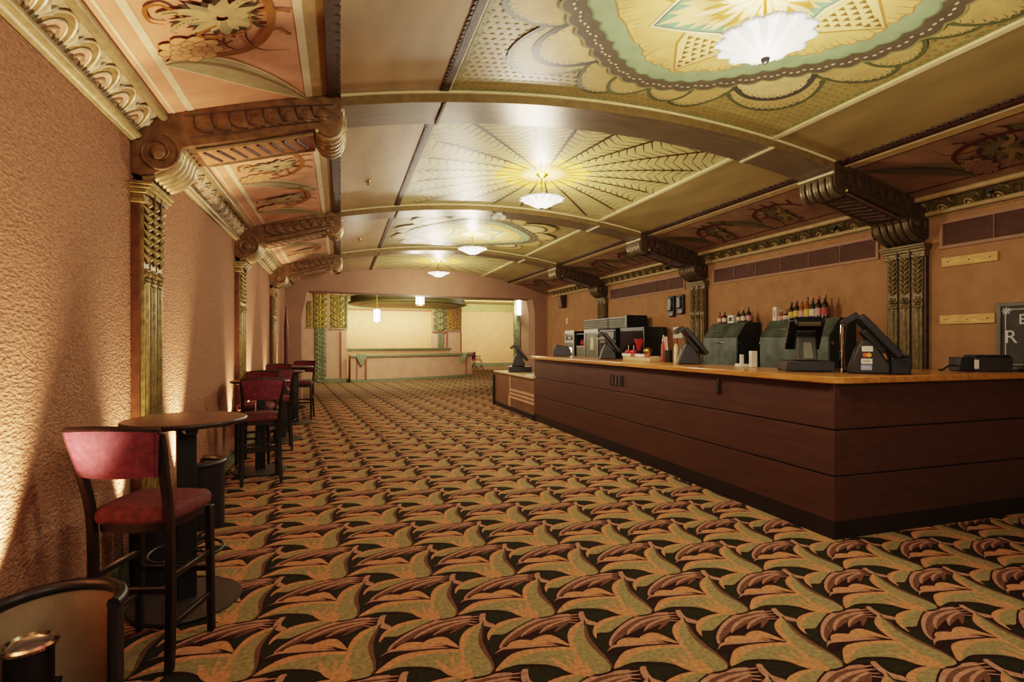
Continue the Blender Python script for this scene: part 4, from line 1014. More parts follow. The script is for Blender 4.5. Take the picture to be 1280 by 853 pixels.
def bottle(x, y, z, h, rad, glass, lab, cap, label, group, shape=0):
    r = empty('liquor_bottle', label, 'bottle', (x, y, z), 0, group)
    if shape == 0: prof = [(0,.001),(rad,.001),(rad,h*.58),(rad*.85,h*.64),(rad*.38,h*.73),(rad*.33,h*.90),(rad*.40,h*.905),(rad*.40,h*.93),(0,h*.93)]
    else: prof = [(0,.001),(rad,.001),(rad,h*.50),(rad*.8,h*.56),(rad*.3,h*.66),(rad*.28,h*.93),(0,h*.93)]
    mb = MB(); mb.lathe(prof, glass, seg=16); mb.build('glass_body', r, smooth=50)
    mb = MB(); mb.lathe([(0,h*.925),(rad*.42,h*.925),(rad*.42,h),(0,h)], cap, seg=12); mb.build('cap', r)
    mb = MB(); mb.lathe([(rad+.001,h*.16),(rad+.0015,h*.16),(rad+.0015,h*.46),(rad+.001,h*.46)], lab, seg=16); mb.build('paper_label', r, smooth=50)
B2 = [(5.86,.14,.045,'bottle_amber','label_pink','white_paper','squat bottle with pink label second from the end'), (5.77,.145,.045,'bottle_brown','label_cream','red_cap','squat dark bottle with pale label and red cap'),
      (5.685,.24,.039,'bottle_brown','label_yellow','dark_plastic','dark bottle with yellow label, shortest of the tall bottles'), (5.60,.265,.039,'bottle_brown','label_yellow','red_cap','dark bottle with yellow label and red cap'),
      (5.515,.255,.039,'bottle_amber','label_pink','sticker_red','amber bottle with pink label and orange cap'), (5.43,.285,.041,'bottle_amber','label_yellow','dark_plastic','broad amber bottle with large yellow label'),
      (5.345,.275,.039,'bottle_green','label_cream','red_cap','green bottle with cream label and red cap'), (5.26,.29,.039,'bottle_brown','label_pink','red_cap','tall dark bottle with pink label, second tallest'),
      (5.165,.295,.039,'bottle_brown','label_red','red_cap','tall dark bottle with red label above the cash drawer till')]
for y, h, rad, g, l, c, lab in B2: bottle(5.72, y, 1.801, h, rad, g, l, c, lab, 'bottles on the wide dispenser', 0 if h > .2 else 1)
B1 = [(7.08,.18,.035,'label_red','label_cream','dark_plastic','red bodied bottle on the far green dispenser'), (6.97,.185,.035,'bottle_brown','label_cream','dark_plastic','dark bottle beside the red bodied bottle'),
      (6.66,.19,.034,'bottle_brown','label_cream','red_cap','dark bottle with cream label before the green glass one'), (6.56,.21,.034,'bottle_green','label_cream','label_yellow','green glass bottle with gold cap and cream label'), (6.45,.22,.035,'bottle_brown','label_pink','dark_plastic','dark bottle at the near end of the far dispenser')]
for y, h, rad, g, l, c, lab in B1: bottle(5.70, y, 1.801, h, rad, g, l, c, lab, 'bottles on the far dispenser', 0)
def carton(x, y, z, sx, sy, h, m, m2, label, name='carton', cat='carton', rz=0):
    r = empty(name, label, cat, (x, y, z), rz)
    mb = MB(); mb.box(-sx/2, sx/2, -sy/2, sy/2, .001, h, m); mb.build('box_body', r, bevel=.003)
    mb = MB(); mb.box(-sx/2-.002, -sx/2, -sy*.3, sy*.3, h*.25, h*.75, m2); mb.build('printed_panel', r)
carton(5.70, 6.81, 1.801, .05, .12, .12, 'white_paper', 'ink_dark', 'small white box with dark print among the bottles')
carton(5.70, 5.93, 1.801, .06, .06, .19, 'white_paper', 'label_pink', 'white carton at the far end of the wide dispenser')
carton(4.12, 4.60, TZ, .06, .07, .17, 'white_paper', 'label_cream', 'tall white napkin holder against the green dispenser', 'napkin_holder', 'napkin holder', radians(-20))
r = empty('condiment_caddy', 'small black caddy with white folded cards beside the napkin holder', 'caddy', (4.12, 4.76, TZ), radians(-20))
mb = MB(); mb.box(-.05,.05,-.07,.07,.001,.03,'white_paper'); mb.build('tray', r); mb = MB(); mb.tube([(0,-.06,.03),(0,-.06,.12),(0,.06,.12),(0,.06,.03)], .007, 'black_plastic', seg=6); mb.build('wire_handle', r)
mb = MB(); mb.box(-.03,.0,-.05,-.01,.03,.13,'white_paper'); mb.build('folded_card', r)
# ------------------------------------------------------------------ display cabinets on the back counter
r = empty('popcorn_warmer', 'narrow silver framed warmer with glowing panel at far end of back counter', 'warmer', (5.35, 12.1, 1.0))
mb = MB(); mb.box(0,.45,-.27,.27,.001,.78,'machine_dark'); mb.build('cabinet_body', r, bevel=.006)
mb = MB()
for y in (-.27,.22): mb.box(-.02,0,y,y+.05,.02,.80,'steel')
mb.box(-.02,0,-.22,.22,.50,.56,'steel'); mb.box(-.02,0,-.22,.22,.72,.80,'steel'); mb.build('front_frame', r)
mb = MB(); mb.box(-.008,0,-.20,.20,.08,.48,'machine_green'); w = mb.build('lower_window', r); mb = MB(); mb.box(-.012,-.008,-.12,.02,.27,.38,'glow_white'); mb.build('warm_light', w)
mb = MB(); mb.box(-.008,0,-.20,.20,.58,.70,'screen'); w = mb.build('upper_window', r); mb = MB(); mb.box(-.012,-.008,-.05,.08,.60,.64,'white_paper'); mb.build('tag', w)
r = empty('snack_shelf', 'low dark glass snack shelf with red sweets between two warmers', 'shelf', (5.35, 11.5, 1.0))
mb = MB(); mb.box(.02,.40,-.30,.30,.001,.02,'steel'); mb.box(.02,.40,-.30,.30,.40,.43,'steel'); mb.box(.02,.40,-.30,.30,.70,.72,'machine_dark'); mb.box(.38,.40,-.30,.30,.02,.72,'machine_dark')
for y in (-.30,.28): mb.box(.02,.40,y,y+.02,.02,.72,'machine_dark')
mb.build('rack', r)
mb = MB(); mb.box(.02,.03,-.27,.27,.04,.40,'machine_green'); mb.build('glass_front', r)
for k in range(6):
    c = empty('candy_bag', 'red candy bag on the snack shelf between the warmers', 'candy', (5.49, 11.27+.09*k, 1.431), group='red candy bags')
    mb = MB(); mb.ball((0,0,.06),.06,'red_candy',sx=.6,sy=.65,sz=1.0); mb.ball((0,0,.135),.025,'label_red',sx=.5,sy=1.3,sz=.8); mb.build('pouch', c, smooth=60)
r = empty('hot_food_cabinet', 'large dark cabinet with steel framed glass front carrying louvred boxes', 'cabinet', (5.30, 10.45, 1.0))
mb = MB(); mb.box(0,.52,-.72,.72,.001,.78,'machine_dark'); mb.build('cabinet_body', r, bevel=.006)
mb = MB()
for y in (.02,.66): mb.box(-.02,0,y,y+.05,.02,.80,'steel')
mb.box(-.02,0,.07,.66,.72,.80,'steel'); mb.box(-.02,0,.07,.66,.02,.07,'steel'); mb.build('glass_door_frame', r)
mb = MB(); mb.box(-.008,0,.07,.66,.07,.72,'machine_green'); d = mb.build('glass_door', r); mb = MB(); mb.box(-.014,-.008,.25,.40,.35,.62,'label_cream'); mb.build('menu_card', d)
mb = MB(); mb.box(-.03,0,-.70,.0,.56,.74,'grey_plastic'); mb.build('control_hood', r, bevel=.02); mb = MB(); mb.box(-.02,0,-.65,-.1,.08,.50,'screen'); mb.build('dark_window', r)
def louvred(y0, y1, z, label, cap):
    r = empty('louvred_box', label, 'louvred box', (5.36, y0, z), group='louvred boxes stacked on the cabinet')
    W = y1-y0; mb = MB(); mb.box(.02,.42,0,W,.001,.22,'machine_dark'); mb.build('box_body', r)
    mb = MB()
    for k in range(4): mb.hexa([(-.01,.01,.01+.052*k),(.02,.01,.02+.052*k),(.02,W-.01,.02+.052*k),(-.01,W-.01,.01+.052*k),(.0,.01,.045+.052*k),(.02,.01,.05+.052*k),(.02,W-.01,.05+.052*k),(.0,W-.01,.045+.052*k)], 'machine_green')
    mb.build('slats', r)
    if cap: mb = MB(); mb.box(-.02,.44,-.07,-.001,.001,.245,'black_plastic'); mb.build('end_cap', r)
louvred(10.17, 11.35, 1.801, 'long grey green louvred box on the dark cabinet', False)
louvred(9.42, 10.14, 1.801, 'shorter louvred box with a black end cap', True)
r = empty('dark_display_case', 'plain black display case between louvred boxes and red sweets', 'display case', (5.36, 8.75, 1.0))
mb = MB(); mb.box(0,.48,0,.90,.001,.80,'machine_dark'); mb.build('case_body', r, bevel=.006); mb = MB(); mb.box(-.006,0,.04,.86,.05,.73,'screen'); mb.build('glass_front', r)
# sweets and straws in front
r = empty('condiment_tray', 'beige condiment tray with a red and white front edge on the bar', 'tray', (4.12, 6.78, TZ), radians(-4))
mb = MB(); mb.box(-.1,.1,-.42,.42,.001,.07,'low_top'); mb.build('tray_body', r, bevel=.004)
mb = MB()
for k in range(6): mb.box(-.112,-.1,-.42+.14*k,-.42+.14*(k+1)-.002,.06,.10,'white_paper' if k % 3 else 'label_red')
mb.build('front_edge', r)
TT = TZ+.071
for k, (x, y, lab) in enumerate(((4.10,7.13,'red apple shaped candy on the condiment tray, farther one'),(4.10,6.98,'red apple shaped candy on the condiment tray, nearer one'))):
    c = empty('candied_apple', lab, 'candy', (x, y, TT), group='red candied apples')
    mb = MB(); mb.lathe([(0,.001),(.03,.003),(.052,.03),(.052,.055),(.03,.078),(0,.07)], 'red_candy', seg=18); mb.build('apple', c, smooth=60); mb = MB(); mb.tube([(0,0,.07),(.005,0,.15)], .005, 'label_cream'); mb.build('stick', c)
r = empty('licorice_bundle', 'red twisted licorice bundle standing on the condiment tray', 'candy', (4.12, 6.86, TT))
mb = MB(); mb.lathe([(0,.001),(.04,.001),(.045,.08),(.04,.08),(.036,.005),(0,.005)], 'machine_dark', seg=16); mb.build('cup', r)
for k in range(8):
    a = k*.8; mb = MB(); mb.tube(smoothpoly([(.015*cos(a),.015*sin(a),.02),(.03*cos(a),.03*sin(a),.14),(.05*cos(a),.06*sin(a),.22),(.06*cos(a+.5),.09*sin(a+.5),.20+.02*(k%3))],4,False), .008, 'red_candy', seg=6); mb.build('twist', r, smooth=60)
r = empty('gold_bauble', 'round gold ornament on the condiment tray', 'ornament', (4.12, 6.62, TT))
mb = MB(); mb.ball((0,0,.062),.06,'brass'); mb.build('globe', r, smooth=60); mb = MB(); mb.lathe([(.055,.001),(.06,.001),(.05,.012),(.045,.012)],'dark_plastic',seg=16); mb.build('ring_base', r)
def squeeze(x, y, h, body, cap, label):
    r = empty('syrup_bottle', label, 'bottle', (x, y, TZ), 0, 'syrup bottles on the bar')
    mb = MB(); mb.lathe([(0,.001),(.033,.001),(.033,h*.6),(.02,h*.72),(.014,h*.78),(0,h*.78)], body, seg=14); mb.build('bottle_body', r, smooth=50)
    mb = MB(); mb.lathe([(0,h*.77),(.018,h*.77),(.016,h*.86),(.006,h),(0,h)], cap, seg=12); mb.build('cap', r, smooth=50)
squeeze(4.14, 6.27, .36, 'label_red', 'white_paper', 'tall red syrup bottle with white cap at the tray end')
squeeze(4.14, 5.98, .32, 'label_cream', 'red_cap', 'cream syrup bottle with red cap beside the straws')
squeeze(4.14, 5.84, .22, 'label_red', 'white_paper', 'short red syrup bottle closest to the side on till')
r = empty('straw_holder', 'dark holder with white straws leaning out on the bar', 'straw holder', (4.10, 6.10, TZ))
mb = MB(); mb.lathe([(0,.001),(.05,.001),(.05,.16),(.045,.16),(.045,.006),(0,.006)], 'machine_dark', seg=18); mb.build('cup', r)
for k in range(7):
    a = k*.9; mb = MB(); mb.tube([(.02*cos(a),.02*sin(a),.008),(-.03+.03*cos(a),.02+.03*sin(a),.34)], .006, 'white_paper' if k % 3 else 'red_cap', seg=6); mb.build('straw', r)
# ------------------------------------------------------------------ bistro tables and bar stools
def make_table():
    r = empty('bistro_table', '', 'table', group='round bistro tables along the stucco wall')
    mb = MB(); mb.lathe([(0,1.035),(.300,1.035),(.315,1.042),(.318,1.05),(.318,1.058),(.313,1.064)], 'table_edge', seg=48)
    mb.lathe([(.313,1.064),(.30,1.067),(0,1.067)], 'table_laminate', seg=48); mb.build('tabletop', r, smooth=40)
    mb = MB(); mb.box(-.05,.05,-.035,.035,.03,1.0,'iron_black'); mb.build('column', r, bevel=.006)
    mb = MB(); mb.box(-.22,.22,-.03,.03,1.0,1.035,'iron_black'); mb.box(-.03,.03,-.22,.22,1.0,1.035,'iron_black'); mb.build('support_cross', r)
    mb = MB(); mb.lathe([(0,.006),(.285,.006),(.29,.014),(.285,.024),(.06,.034),(0,.036)], 'iron_base', seg=40); mb.build('base', r, smooth=40)
    mb = MB(); mb.tube([(.19*cos(2*pi*k/36),.19*sin(2*pi*k/36),.30) for k in range(36)], .009, 'iron_black', closed=True)
    for k in range(4): a = pi/4+k*pi/2; mb.tube([(.04*cos(a),.03*sin(a),.30),(.19*cos(a),.19*sin(a),.30)], .007, 'iron_black', seg=6)
    mb.build('foot_ring', r, smooth=60)
    return r
def make_stool():
    """faces local +y"""
    r = empty('bar_stool', '', 'bar stool', group='burgundy bar stools along the stucco wall')
    # cushion: rounded trapezoid
    out = []
    for k in range(40):
        a = 2*pi*k/40; c, s = cos(a), sin(a)
        ex = .36
        u = (abs(c)**ex)*(1 if c >= 0 else -1); v = (abs(s)**ex)*(1 if s >= 0 else -1)
        w = .202 if v > 0 else .202-.02*abs(v)
        out.append((u*w*(1-.0*v), v*.20+.005))
    mb = MB(); layers = [(.90,.672),(.985,.680),(1.0,.70),(.985,.722),(.93,.738),(.78,.748),(.45,.754),(.0,.756)]
    rings = [[mb.bm.verts.new((x*q, y*q, z)) for x, y in out] for q, z in layers[:-1]]
    i0 = mb.mi('burgundy_seat')
    for A, B in zip(rings, rings[1:]):
        for j in range(40): mb.bm.faces.new((A[j], A[(j+1)%40], B[(j+1)%40], B[j])).material_index = i0
    mb.bm.faces.new(rings[0][::-1]).material_index = i0; mb.bm.faces.new(rings[-1]).material_index = i0
    mb.build('seat', r, smooth=60)
    mb = MB(); mb.prism([(x*.90, y*.90) for x, y in out], lambda u, v: (u, v, .635), lambda u, v: (u, v, .672), 'stool_wood'); mb.build('seat_frame', r)
    def leg(pts, ws):
        mb = MB(); mb.sweep(pts, ws, ws, 'stool_wood'); return mb.build('leg', r, smooth=50, bevel=.005)
    for s in (-1, 1):
        leg([(s*.185,.172,.004),(s*.178,.165,.66)], [.032,.036])
        leg(smoothpoly([(s*.19,-.185,.004),(s*.178,-.155,.35),(s*.176,-.165,.70),(s*.184,-.215,.92),(s*.200,-.262,1.105)], 4, False), [.032]+[.036]*13+[.034,.030,.026])
    # curved upholstered back, wider at the top
    mb = MB(); N = 16; i0 = mb.mi('burgundy'); i1 = mb.mi('burgundy_dark'); F = []; Bk = []
    for j in range(7):
        t = j/6; z = .905+.205*t; w = .168+.036*t; yo = -.218-.052*t
        F.append([(w*(2*k/N-1), yo-.030+.045*(2*k/N-1)**2+.012*(1 if 0<j<6 else 0), z+.012*(1-(2*k/N-1)**2)*t) for k in range(N+1)])
        Bk.append([(w*(2*k/N-1), yo-.068+.045*(2*k/N-1)**2-.006*(1 if 0<j<6 else 0), z+.012*(1-(2*k/N-1)**2)*t) for k in range(N+1)])
    VF = [[mb.bm.verts.new(p) for p in row] for row in F]; VB = [[mb.bm.verts.new(p) for p in row] for row in Bk]
    for j in range(6):
        for k in range(N):
            mb.bm.faces.new((VF[j][k],VF[j][k+1],VF[j+1][k+1],VF[j+1][k])).material_index = i1
            mb.bm.faces.new((VB[j][k],VB[j+1][k],VB[j+1][k+1],VB[j][k+1])).material_index = i0
        mb.bm.faces.new((VF[j][0],VF[j+1][0],VB[j+1][0],VB[j][0])).material_index = i0; mb.bm.faces.new((VF[j][N],VB[j][N],VB[j+1][N],VF[j+1][N])).material_index = i0
    for k in range(N):
        mb.bm.faces.new((VF[6][k],VF[6][k+1],VB[6][k+1],VB[6][k])).material_index = i1; mb.bm.faces.new((VF[0][k],VB[0][k],VB[0][k+1],VF[0][k+1])).material_index = i0
    b = mb.build('backrest', r, smooth=50)
    mb = MB(); mb.tube([(p[0]*1.0, (p[1]+q[1])/2, p[2]+.003) for p, q in zip(F[6], Bk[6])], .017, 'stool_wood', seg=8); mb.build('top_rail', b, smooth=60)
    mb = MB(); mb.tube([(p[0]*.96, p[1]-.004, p[2]) for p in Bk[3]], .004, 'burgundy_dark', seg=5)
    mb.bm.clear(); mb.tube([(p[0]*.965, p[1]-.001, p[2]-.004) for p in [row[0] for row in Bk]], .004, 'burgundy_dark', seg=5); mb.tube([(p[0]*.965, p[1]-.001, p[2]-.004) for p in [row[N] for row in Bk]], .004, 'burgundy_dark', seg=5); mb.build('piping', b)
    for z, a, c in ((.33,(-.18,.17),(.18,.17)),(.36,(-.18,-.155),(.18,-.155)),(.20,(-.182,-.165),(-.182,.17)),(.20,(.182,-.165),(.182,.17)),(.42,(-.18,-.155),(-.18,.168)),(.42,(.18,-.155),(.18,.168))):
        mb = MB(); mb.bar((a[0],a[1],z),(c[0],c[1],z), .02, .028, 'stool_wood'); mb.build('stretcher', r, bevel=.004)
    return r
tb = make_table(); st = make_stool()
TAB = [(-.85, 3.53, 'brown topped round bistro table nearest the camera'), (-.89, 6.85, 'round bistro table behind the second dark stool, base plate in view'),
       (-.86, 9.05, 'round bistro table third along the stucco wall'), (-.80, 10.75, 'round bistro table closest to the end archway')]
for k, (x, y, lab) in enumerate(TAB):
    o = tb if k == 0 else copy_tree(tb); o.location = (x, y, 0); o.rotation_euler = (0, 0, radians(20)); o['label'] = lab
STL = [(-.868, 3.03, -17, 'bar stool with pink lit back standing before the nearest table'), (-.83, 6.37, 12, 'dark red bar stool seen from behind in front of the second table'),
       (-1.00, 7.38, 172, 'bar stool facing the camera across the second table'), (-.86, 8.22, 8, 'bar stool seen from behind in front of the third table'),
       (-1.02, 9.85, 180, 'bar stool tucked between the third and fourth tables'), (-.72, 11.42, 175, 'bar stool on the archway side of the fourth table')]
for k, (x, y, a, lab) in enumerate(STL):
    o = st if k == 0 else copy_tree(st); o.location = (x, y, 0); o.rotation_euler = (0, 0, radians(a)); o['label'] = lab
# ------------------------------------------------------------------ floor uplights in half round black shields
def uplight(x, y, rz, label, h=.52, r0=.17, half=100):
    r = empty('floor_uplight', label, 'uplight', (x, y, 0), rz, 'shielded floor uplights along the stucco wall')
    mb = MB(); N = 28; t = .018; a0, a1 = radians(90-half), radians(90+half)
    A = lambda k: a0+(a1-a0)*k/N
    P = lambda q, a, z: (q*cos(a), q*sin(a), z)
    i_o, i_i = mb.mi('shield_black'), mb.mi('shield_inner')
    for k in range(N):
        a, b = A(k), A(k+1)
        for pts, m in (([P(r0,a,.004),P(r0,b,.004),P(r0,b,h),P(r0,a,h)], 'shield_black'), ([P(r0-t,a,.004),P(r0-t,b,.004),P(r0-t,b,h),P(r0-t,a,h)], 'shield_inner'), ([P(r0,a,h),P(r0,b,h),P(r0-t,b,h),P(r0-t,a,h)], 'shield_black')): mb.face(pts, m)
    for a in (a0, a1): mb.face([P(r0,a,.004),P(r0-t,a,.004),P(r0-t,a,h),P(r0,a,h)], 'shield_black')
    mb.build('shield', r, smooth=40, recalc=False)
    mb = MB(); mb.tube([P(r0-t/2, A(k), h) for k in range(N+1)], .026, 'shield_black', seg=8); mb.tube([P(r0-t*.6, a0, .01), P(r0-t*.6, a0, h)], .02, 'shield_black'); mb.tube([P(r0-t*.6, a1, .01), P(r0-t*.6, a1, h)], .02, 'shield_black'); mb.build('rim', r, smooth=60)
    mb = MB(); mb.lathe([(0,.006),(r0-.03,.006),(r0-.03,.02),(0,.02)], 'shield_black', seg=32); mb.build('base', r)
    mb = MB(); mb.lathe([(0,.021),(.07,.021),(.075,.06),(.075,.34),(.066,.345),(.0,.33)], 'black_plastic', seg=28); can = mb.build('lamp_can', r, smooth=50, loc=(-.065,-.02,0) if r0 > .2 else (0,-.03,0))
    mb = MB(); mb.lathe([(.068,.342),(.09,.345),(.092,.356),(.078,.362),(.070,.352)], 'chrome', seg=28); mb.build('bezel', can, smooth=50)
    mb = MB(); mb.lathe([(.072,.349),(.05,.356),(0,.360)], 'lens_glass', seg=24); mb.build('lens', can, smooth=60)
    mb = MB(); mb.tube([(.08,0,.2),(.10,0,.2)], .012, 'iron_black'); mb.build('knob', can)
    mb = MB(); mb.tube(smoothpoly([(-.14,-.04,.06),(-.15,-.06,.20),(-.14,-.10,.26),(-.12,-.12,.12),(-.11,-.13,.03)], 5, False), .007, 'iron_black', seg=7); mb.build('cable', r, smooth=60)
    return r
U = [(-1.065, 2.53, 0, 'black half round uplight shield with tan inside and chrome lamp, nearest'), (-1.135, 3.87, -90, 'dark uplight shield on the floor behind the nearest table column'),
     (-1.09, 4.98, -90, 'black uplight shield on the floor beyond the first table, pale rim')]
for k, (x, y, a, lab) in enumerate(U): uplight(x, y, radians(a), lab, *((.47, .225) if k == 0 else (.52, .13) if k in (1, 3) else ()))
for x, y, z, pw, ang in ((-1.17, 2.58, .42, 1.0, 62), (-1.19, 1.40, .35, 1.0, 62), (-1.20, 3.87, .36, .75, 50), (-1.19, 5.02, .36, 1.5, 54), (-1.20, 7.30, .36, 1.3, 46), (-1.19, 8.64, .36, 1.6, 52), (-1.20, 10.5, .36, .8, 46), (-1.20, 12.3, .36, .8, 46)):
    spot('uplight_beam', (x, y, z), (XL-.03, y, 2.6), P_UP*pw, WARMER, ang, .95, .03)
# dark red pole by the far left wall
r = empty('red_post', 'slim dark red pointed post on the left wall beside the archway', 'post', (XL+.115, 13.15, 0))
mb = MB(); mb.tube([(0,0,.17),(0,0,1.9),(0,0,2.35)], [.045,.045,.012], 'red_pole', seg=10); mb.build('shaft', r); mb = MB(); mb.lathe([(0,.161),(.09,.161),(.09,.19),(0,.2)], 'red_pole', seg=14); mb.build('foot_block', r)

# ------------------------------------------------------------------ round lobby beyond the archway
wbox('wall_lobby_far', -6, 14, 33.2, 33.4, 0, 4.3, 'lobby_plaster')
wbox('wall_lobby_left', -3.6, -3.4, 14.6, 33.4, 0, 4.3, 'lobby_pink')
wbox('wall_lobby_right', 13.4, 13.6, 14.6, 33.4, 0, 4.3, 'lobby_plaster')
wbox('ceiling_lobby', -4, 14, 14.85, 33.4, 3.95, 4.05, 'lobby_ceiling')
wbox('wall_lobby_front_left', -3.6, XL-.1, 14.55, 14.75, 0, 4.0, 'lobby_pink')
wbox('wall_lobby_front_right', XR+.1, 13.6, 15.3, 15.5, 0, 4.0, 'lobby_pink')
mb = MB(); mb.box(-3.4, 13.4, 33.12, 33.2, 3.50, 3.95, 'olive_band'); struct(mb.build('trim_30'))
mb = MB(); mb.box(-3.4, 13.4, 33.15, 33.2, 0, .22, 'green_paint'); struct(mb.build('baseboard_far'))
# inner partition left of the counter with gilded relief
wbox('wall_lobby_partition', -1.9, .22, 21.3, 21.8, 0, 3.6, 'lobby_pink')
mb = MB(); mb.box(-1.9, .22, 21.27, 21.3, 0, .16, 'green_paint'); struct(mb.build('baseboard_partition'))
def relief(mb, x0, x1, y, z0, z1, m, m2, n, dep=.05):
    """carved foliage relief on a face looking to -y"""
    mb.box(x0, x1, y-.02, y, z0, z1, m2); w = x1-x0; xc = (x0+x1)/2
    rows = max(2, int((z1-z0)/(w*.42)))
    mb.tube([(xc, y-.03, z0), (xc, y-.03, z1)], w*.03, m, seg=6)
    for k in range(rows):
        z = z0+(z1-z0)*(k+.1)/rows; h = (z1-z0)/rows
        for s in (-1, 1):
            mb.tube(smoothpoly([(xc, y-.035, z), (xc+s*w*.22, y-dep, z+h*.25), (xc+s*w*.42, y-dep*.8, z+h*.65), (xc+s*w*.34, y-.038, z+h*.95), (xc+s*w*.2, y-.038, z+h*.8)], 3, False), w*.055, m, seg=6)
            mb.ball((xc+s*w*.24, y-.053, z+h*.7), w*.07, m, seg=8)
r = empty('gilded_pilaster', 'tall lobby pilaster, gold relief above and green foliage below', 'pilaster', (-.71, 21.298, 0))
mb = MB(); relief(mb, -.24, .22, -.03, 2.05, 3.30, 'lobby_gold', 'lobby_gold_dim', 5); mb.build('gold_capital', r, smooth=60)
mb = MB(); relief(mb, -.20, .20, -.03, .02, 2.05, 'lobby_green', 'green_paint', 7, .04); mb.build('green_shaft', r, smooth=60)
mb = MB(); mb.box(-.25, .23, -.09, 0, 3.30, 3.40, 'red_strip'); mb.build('cap_moulding', r)
r = empty('mounted_gold_relief', 'gold relief panel beside the green pilaster over pink wall', 'relief panel', (-.05, 21.3, 2.0), group=None)
mb = MB(); relief(mb, -.31, .20, -.001, .06, 1.30, 'lobby_gold', 'lobby_gold_dim', 5); relief(mb, .20, .30, -.001, .06, 1.30, 'lobby_green', 'green_paint', 4); mb.build('carving', r, smooth=60)
mb = MB(); mb.box(-.33, .30, -.07, -.001, 0, .06, 'gold_trim'); mb.build('lower_ledge', r)
r = empty('mounted_gold_relief', 'narrow gold relief slip at the far left of the lobby', 'relief panel', (-1.10, 21.3, 2.05))
mb = MB(); relief(mb, -.10, .07, -.001, .04, 1.0, 'lobby_gold', 'lobby_gold_dim', 5); mb.build('carving', r, smooth=60); mb = MB(); mb.box(-.12,.10,-.06,-.001,0,.04,'gold_trim'); mb.build('lower_ledge', r)
mb = MB(); mb.box(-.02, .03, 21.26, 21.3, .16, 1.93, 'red_strip'); struct(mb.build('trim_31'))
# curved counter
def arc(t, off=0.0):
    x = .36+5.20*t; y = 21.05+2.3*t-1.0*t*(1-t)*1.6
    dx, dy = 5.20, 2.3-1.6*(1-2*t); l = hypot(dx, dy); return (x-off*(-dy)/l*-1 if False else x+off*dy/l, y-off*dx/l)
r = empty('lobby_counter', 'long curved peach lobby counter with silver green top', 'counter', (0, 0, 0))
mb = MB(); N = 30
ring = lambda off: [arc(k/N, off) for k in range(N+1)]
mb.prism(ring(0)+ring(-.55)[::-1], lambda u, v: (u, v, .10), lambda u, v: (u, v, .97), 'lobby_pink'); mb.build('body', r, smooth=30)
mb = MB(); mb.prism(ring(.09)+ring(-.60)[::-1], lambda u, v: (u, v, .97), lambda u, v: (u, v, 1.05), 'counter_green'); mb.build('countertop', r, smooth=30)
mb = MB(); mb.prism(ring(.03)+ring(-.5)[::-1], lambda u, v: (u, v, .004), lambda u, v: (u, v, .12), 'green_paint'); mb.build('plinth', r, smooth=30)
for t in (.075, .90):
    x, y = arc(t, .02); mb = MB(); mb.prism([(-.20,1.07),(.20,1.07),(.17,.90),(.08,.72),(.0,.60),(-.08,.72),(-.17,.90)], lambda u, v: (x+u, y-.10, v), lambda u, v: (x+u, y+.05, v), 'lobby_green'); mb.build('scroll_bracket', r, bevel=.01)
    mb = MB()
    for s in (-1, 1): mb.box(x+s*.17-.02, x+s*.17+.02, y-.03, y+.04, .12, .92, 'red_strip')
    mb.build('upright_strip', r)
r = empty('inner_counter', 'green ledge behind the curved lobby counter', 'counter', (0, 0, 0))
mb = MB(); mb.prism([(.25,23.6),(5.0,25.4),(5.0,25.9),(.25,24.1)], lambda u, v: (u, v, .004), lambda u, v: (u, v, 1.17), 'lobby_plaster'); mb.build('body', r)
mb = MB(); mb.prism([(.2,23.5),(5.05,25.3),(5.05,25.95),(.2,24.15)], lambda u, v: (u, v, 1.17), lambda u, v: (u, v, 1.26), 'counter_green'); mb.build('countertop', r)
wbox('wall_lobby_inner', -1.2, 4.6, 27.3, 27.5, 0, 3.12, 'lobby_plaster')
mb = MB(); mb.box(-1.2, 4.6, 27.15, 27.45, 3.08, 3.95, 'olive_band'); mb.box(-1.2, 4.6, 27.05, 27.15, 3.08, 3.15, 'red_strip'); struct(mb.build('trim_32'))
# right pier with reliefs
wbox('wall_lobby_pier', 4.40, 5.90, 27.0, 27.6, 0, 3.95, 'lobby_pink')
r = empty('mounted_gold_relief', 'dim green gold relief on the lobby pier, left half', 'relief panel', (4.77, 27, 2.03))
mb = MB(); relief(mb, -.36, .35, -.001, .05, 1.33, 'lobby_gold_dim', 'green_paint', 4); mb.build('carving', r, smooth=60); mb = MB(); mb.box(-.37,.36,-.08,-.001,0,.05,'red_strip'); mb.build('lower_ledge', r)
r = empty('mounted_gold_relief', 'bright gold relief on the lobby pier, right half', 'relief panel', (5.52, 27, 2.1))
mb = MB(); relief(mb, -.38, -.02, -.001, .05, 1.25, 'lobby_gold', 'red_strip', 4); relief(mb, .02, .36, -.001, .05, 1.25, 'lobby_gold', 'red_strip', 4); mb.build('carving', r, smooth=60); mb = MB(); mb.box(-.39,.38,-.08,-.001,0,.05,'gold_trim'); mb.build('lower_ledge', r)
r = empty('mounted_green_relief', 'green foliage strip below the dim relief on lobby pier', 'relief panel', (4.83, 26.998, .004))
mb = MB(); relief(mb, -.16, .16, -.001, 0, 2.0, 'lobby_green', 'green_paint', 6); mb.build('carving', r, smooth=60)
mb = MB(); mb.box(5.10, 5.16, 26.96, 27, .1, 2.05, 'red_strip'); mb.box(5.84, 5.90, 26.96, 27, .1, 2.05, 'red_strip'); struct(mb.build('trim_33'))
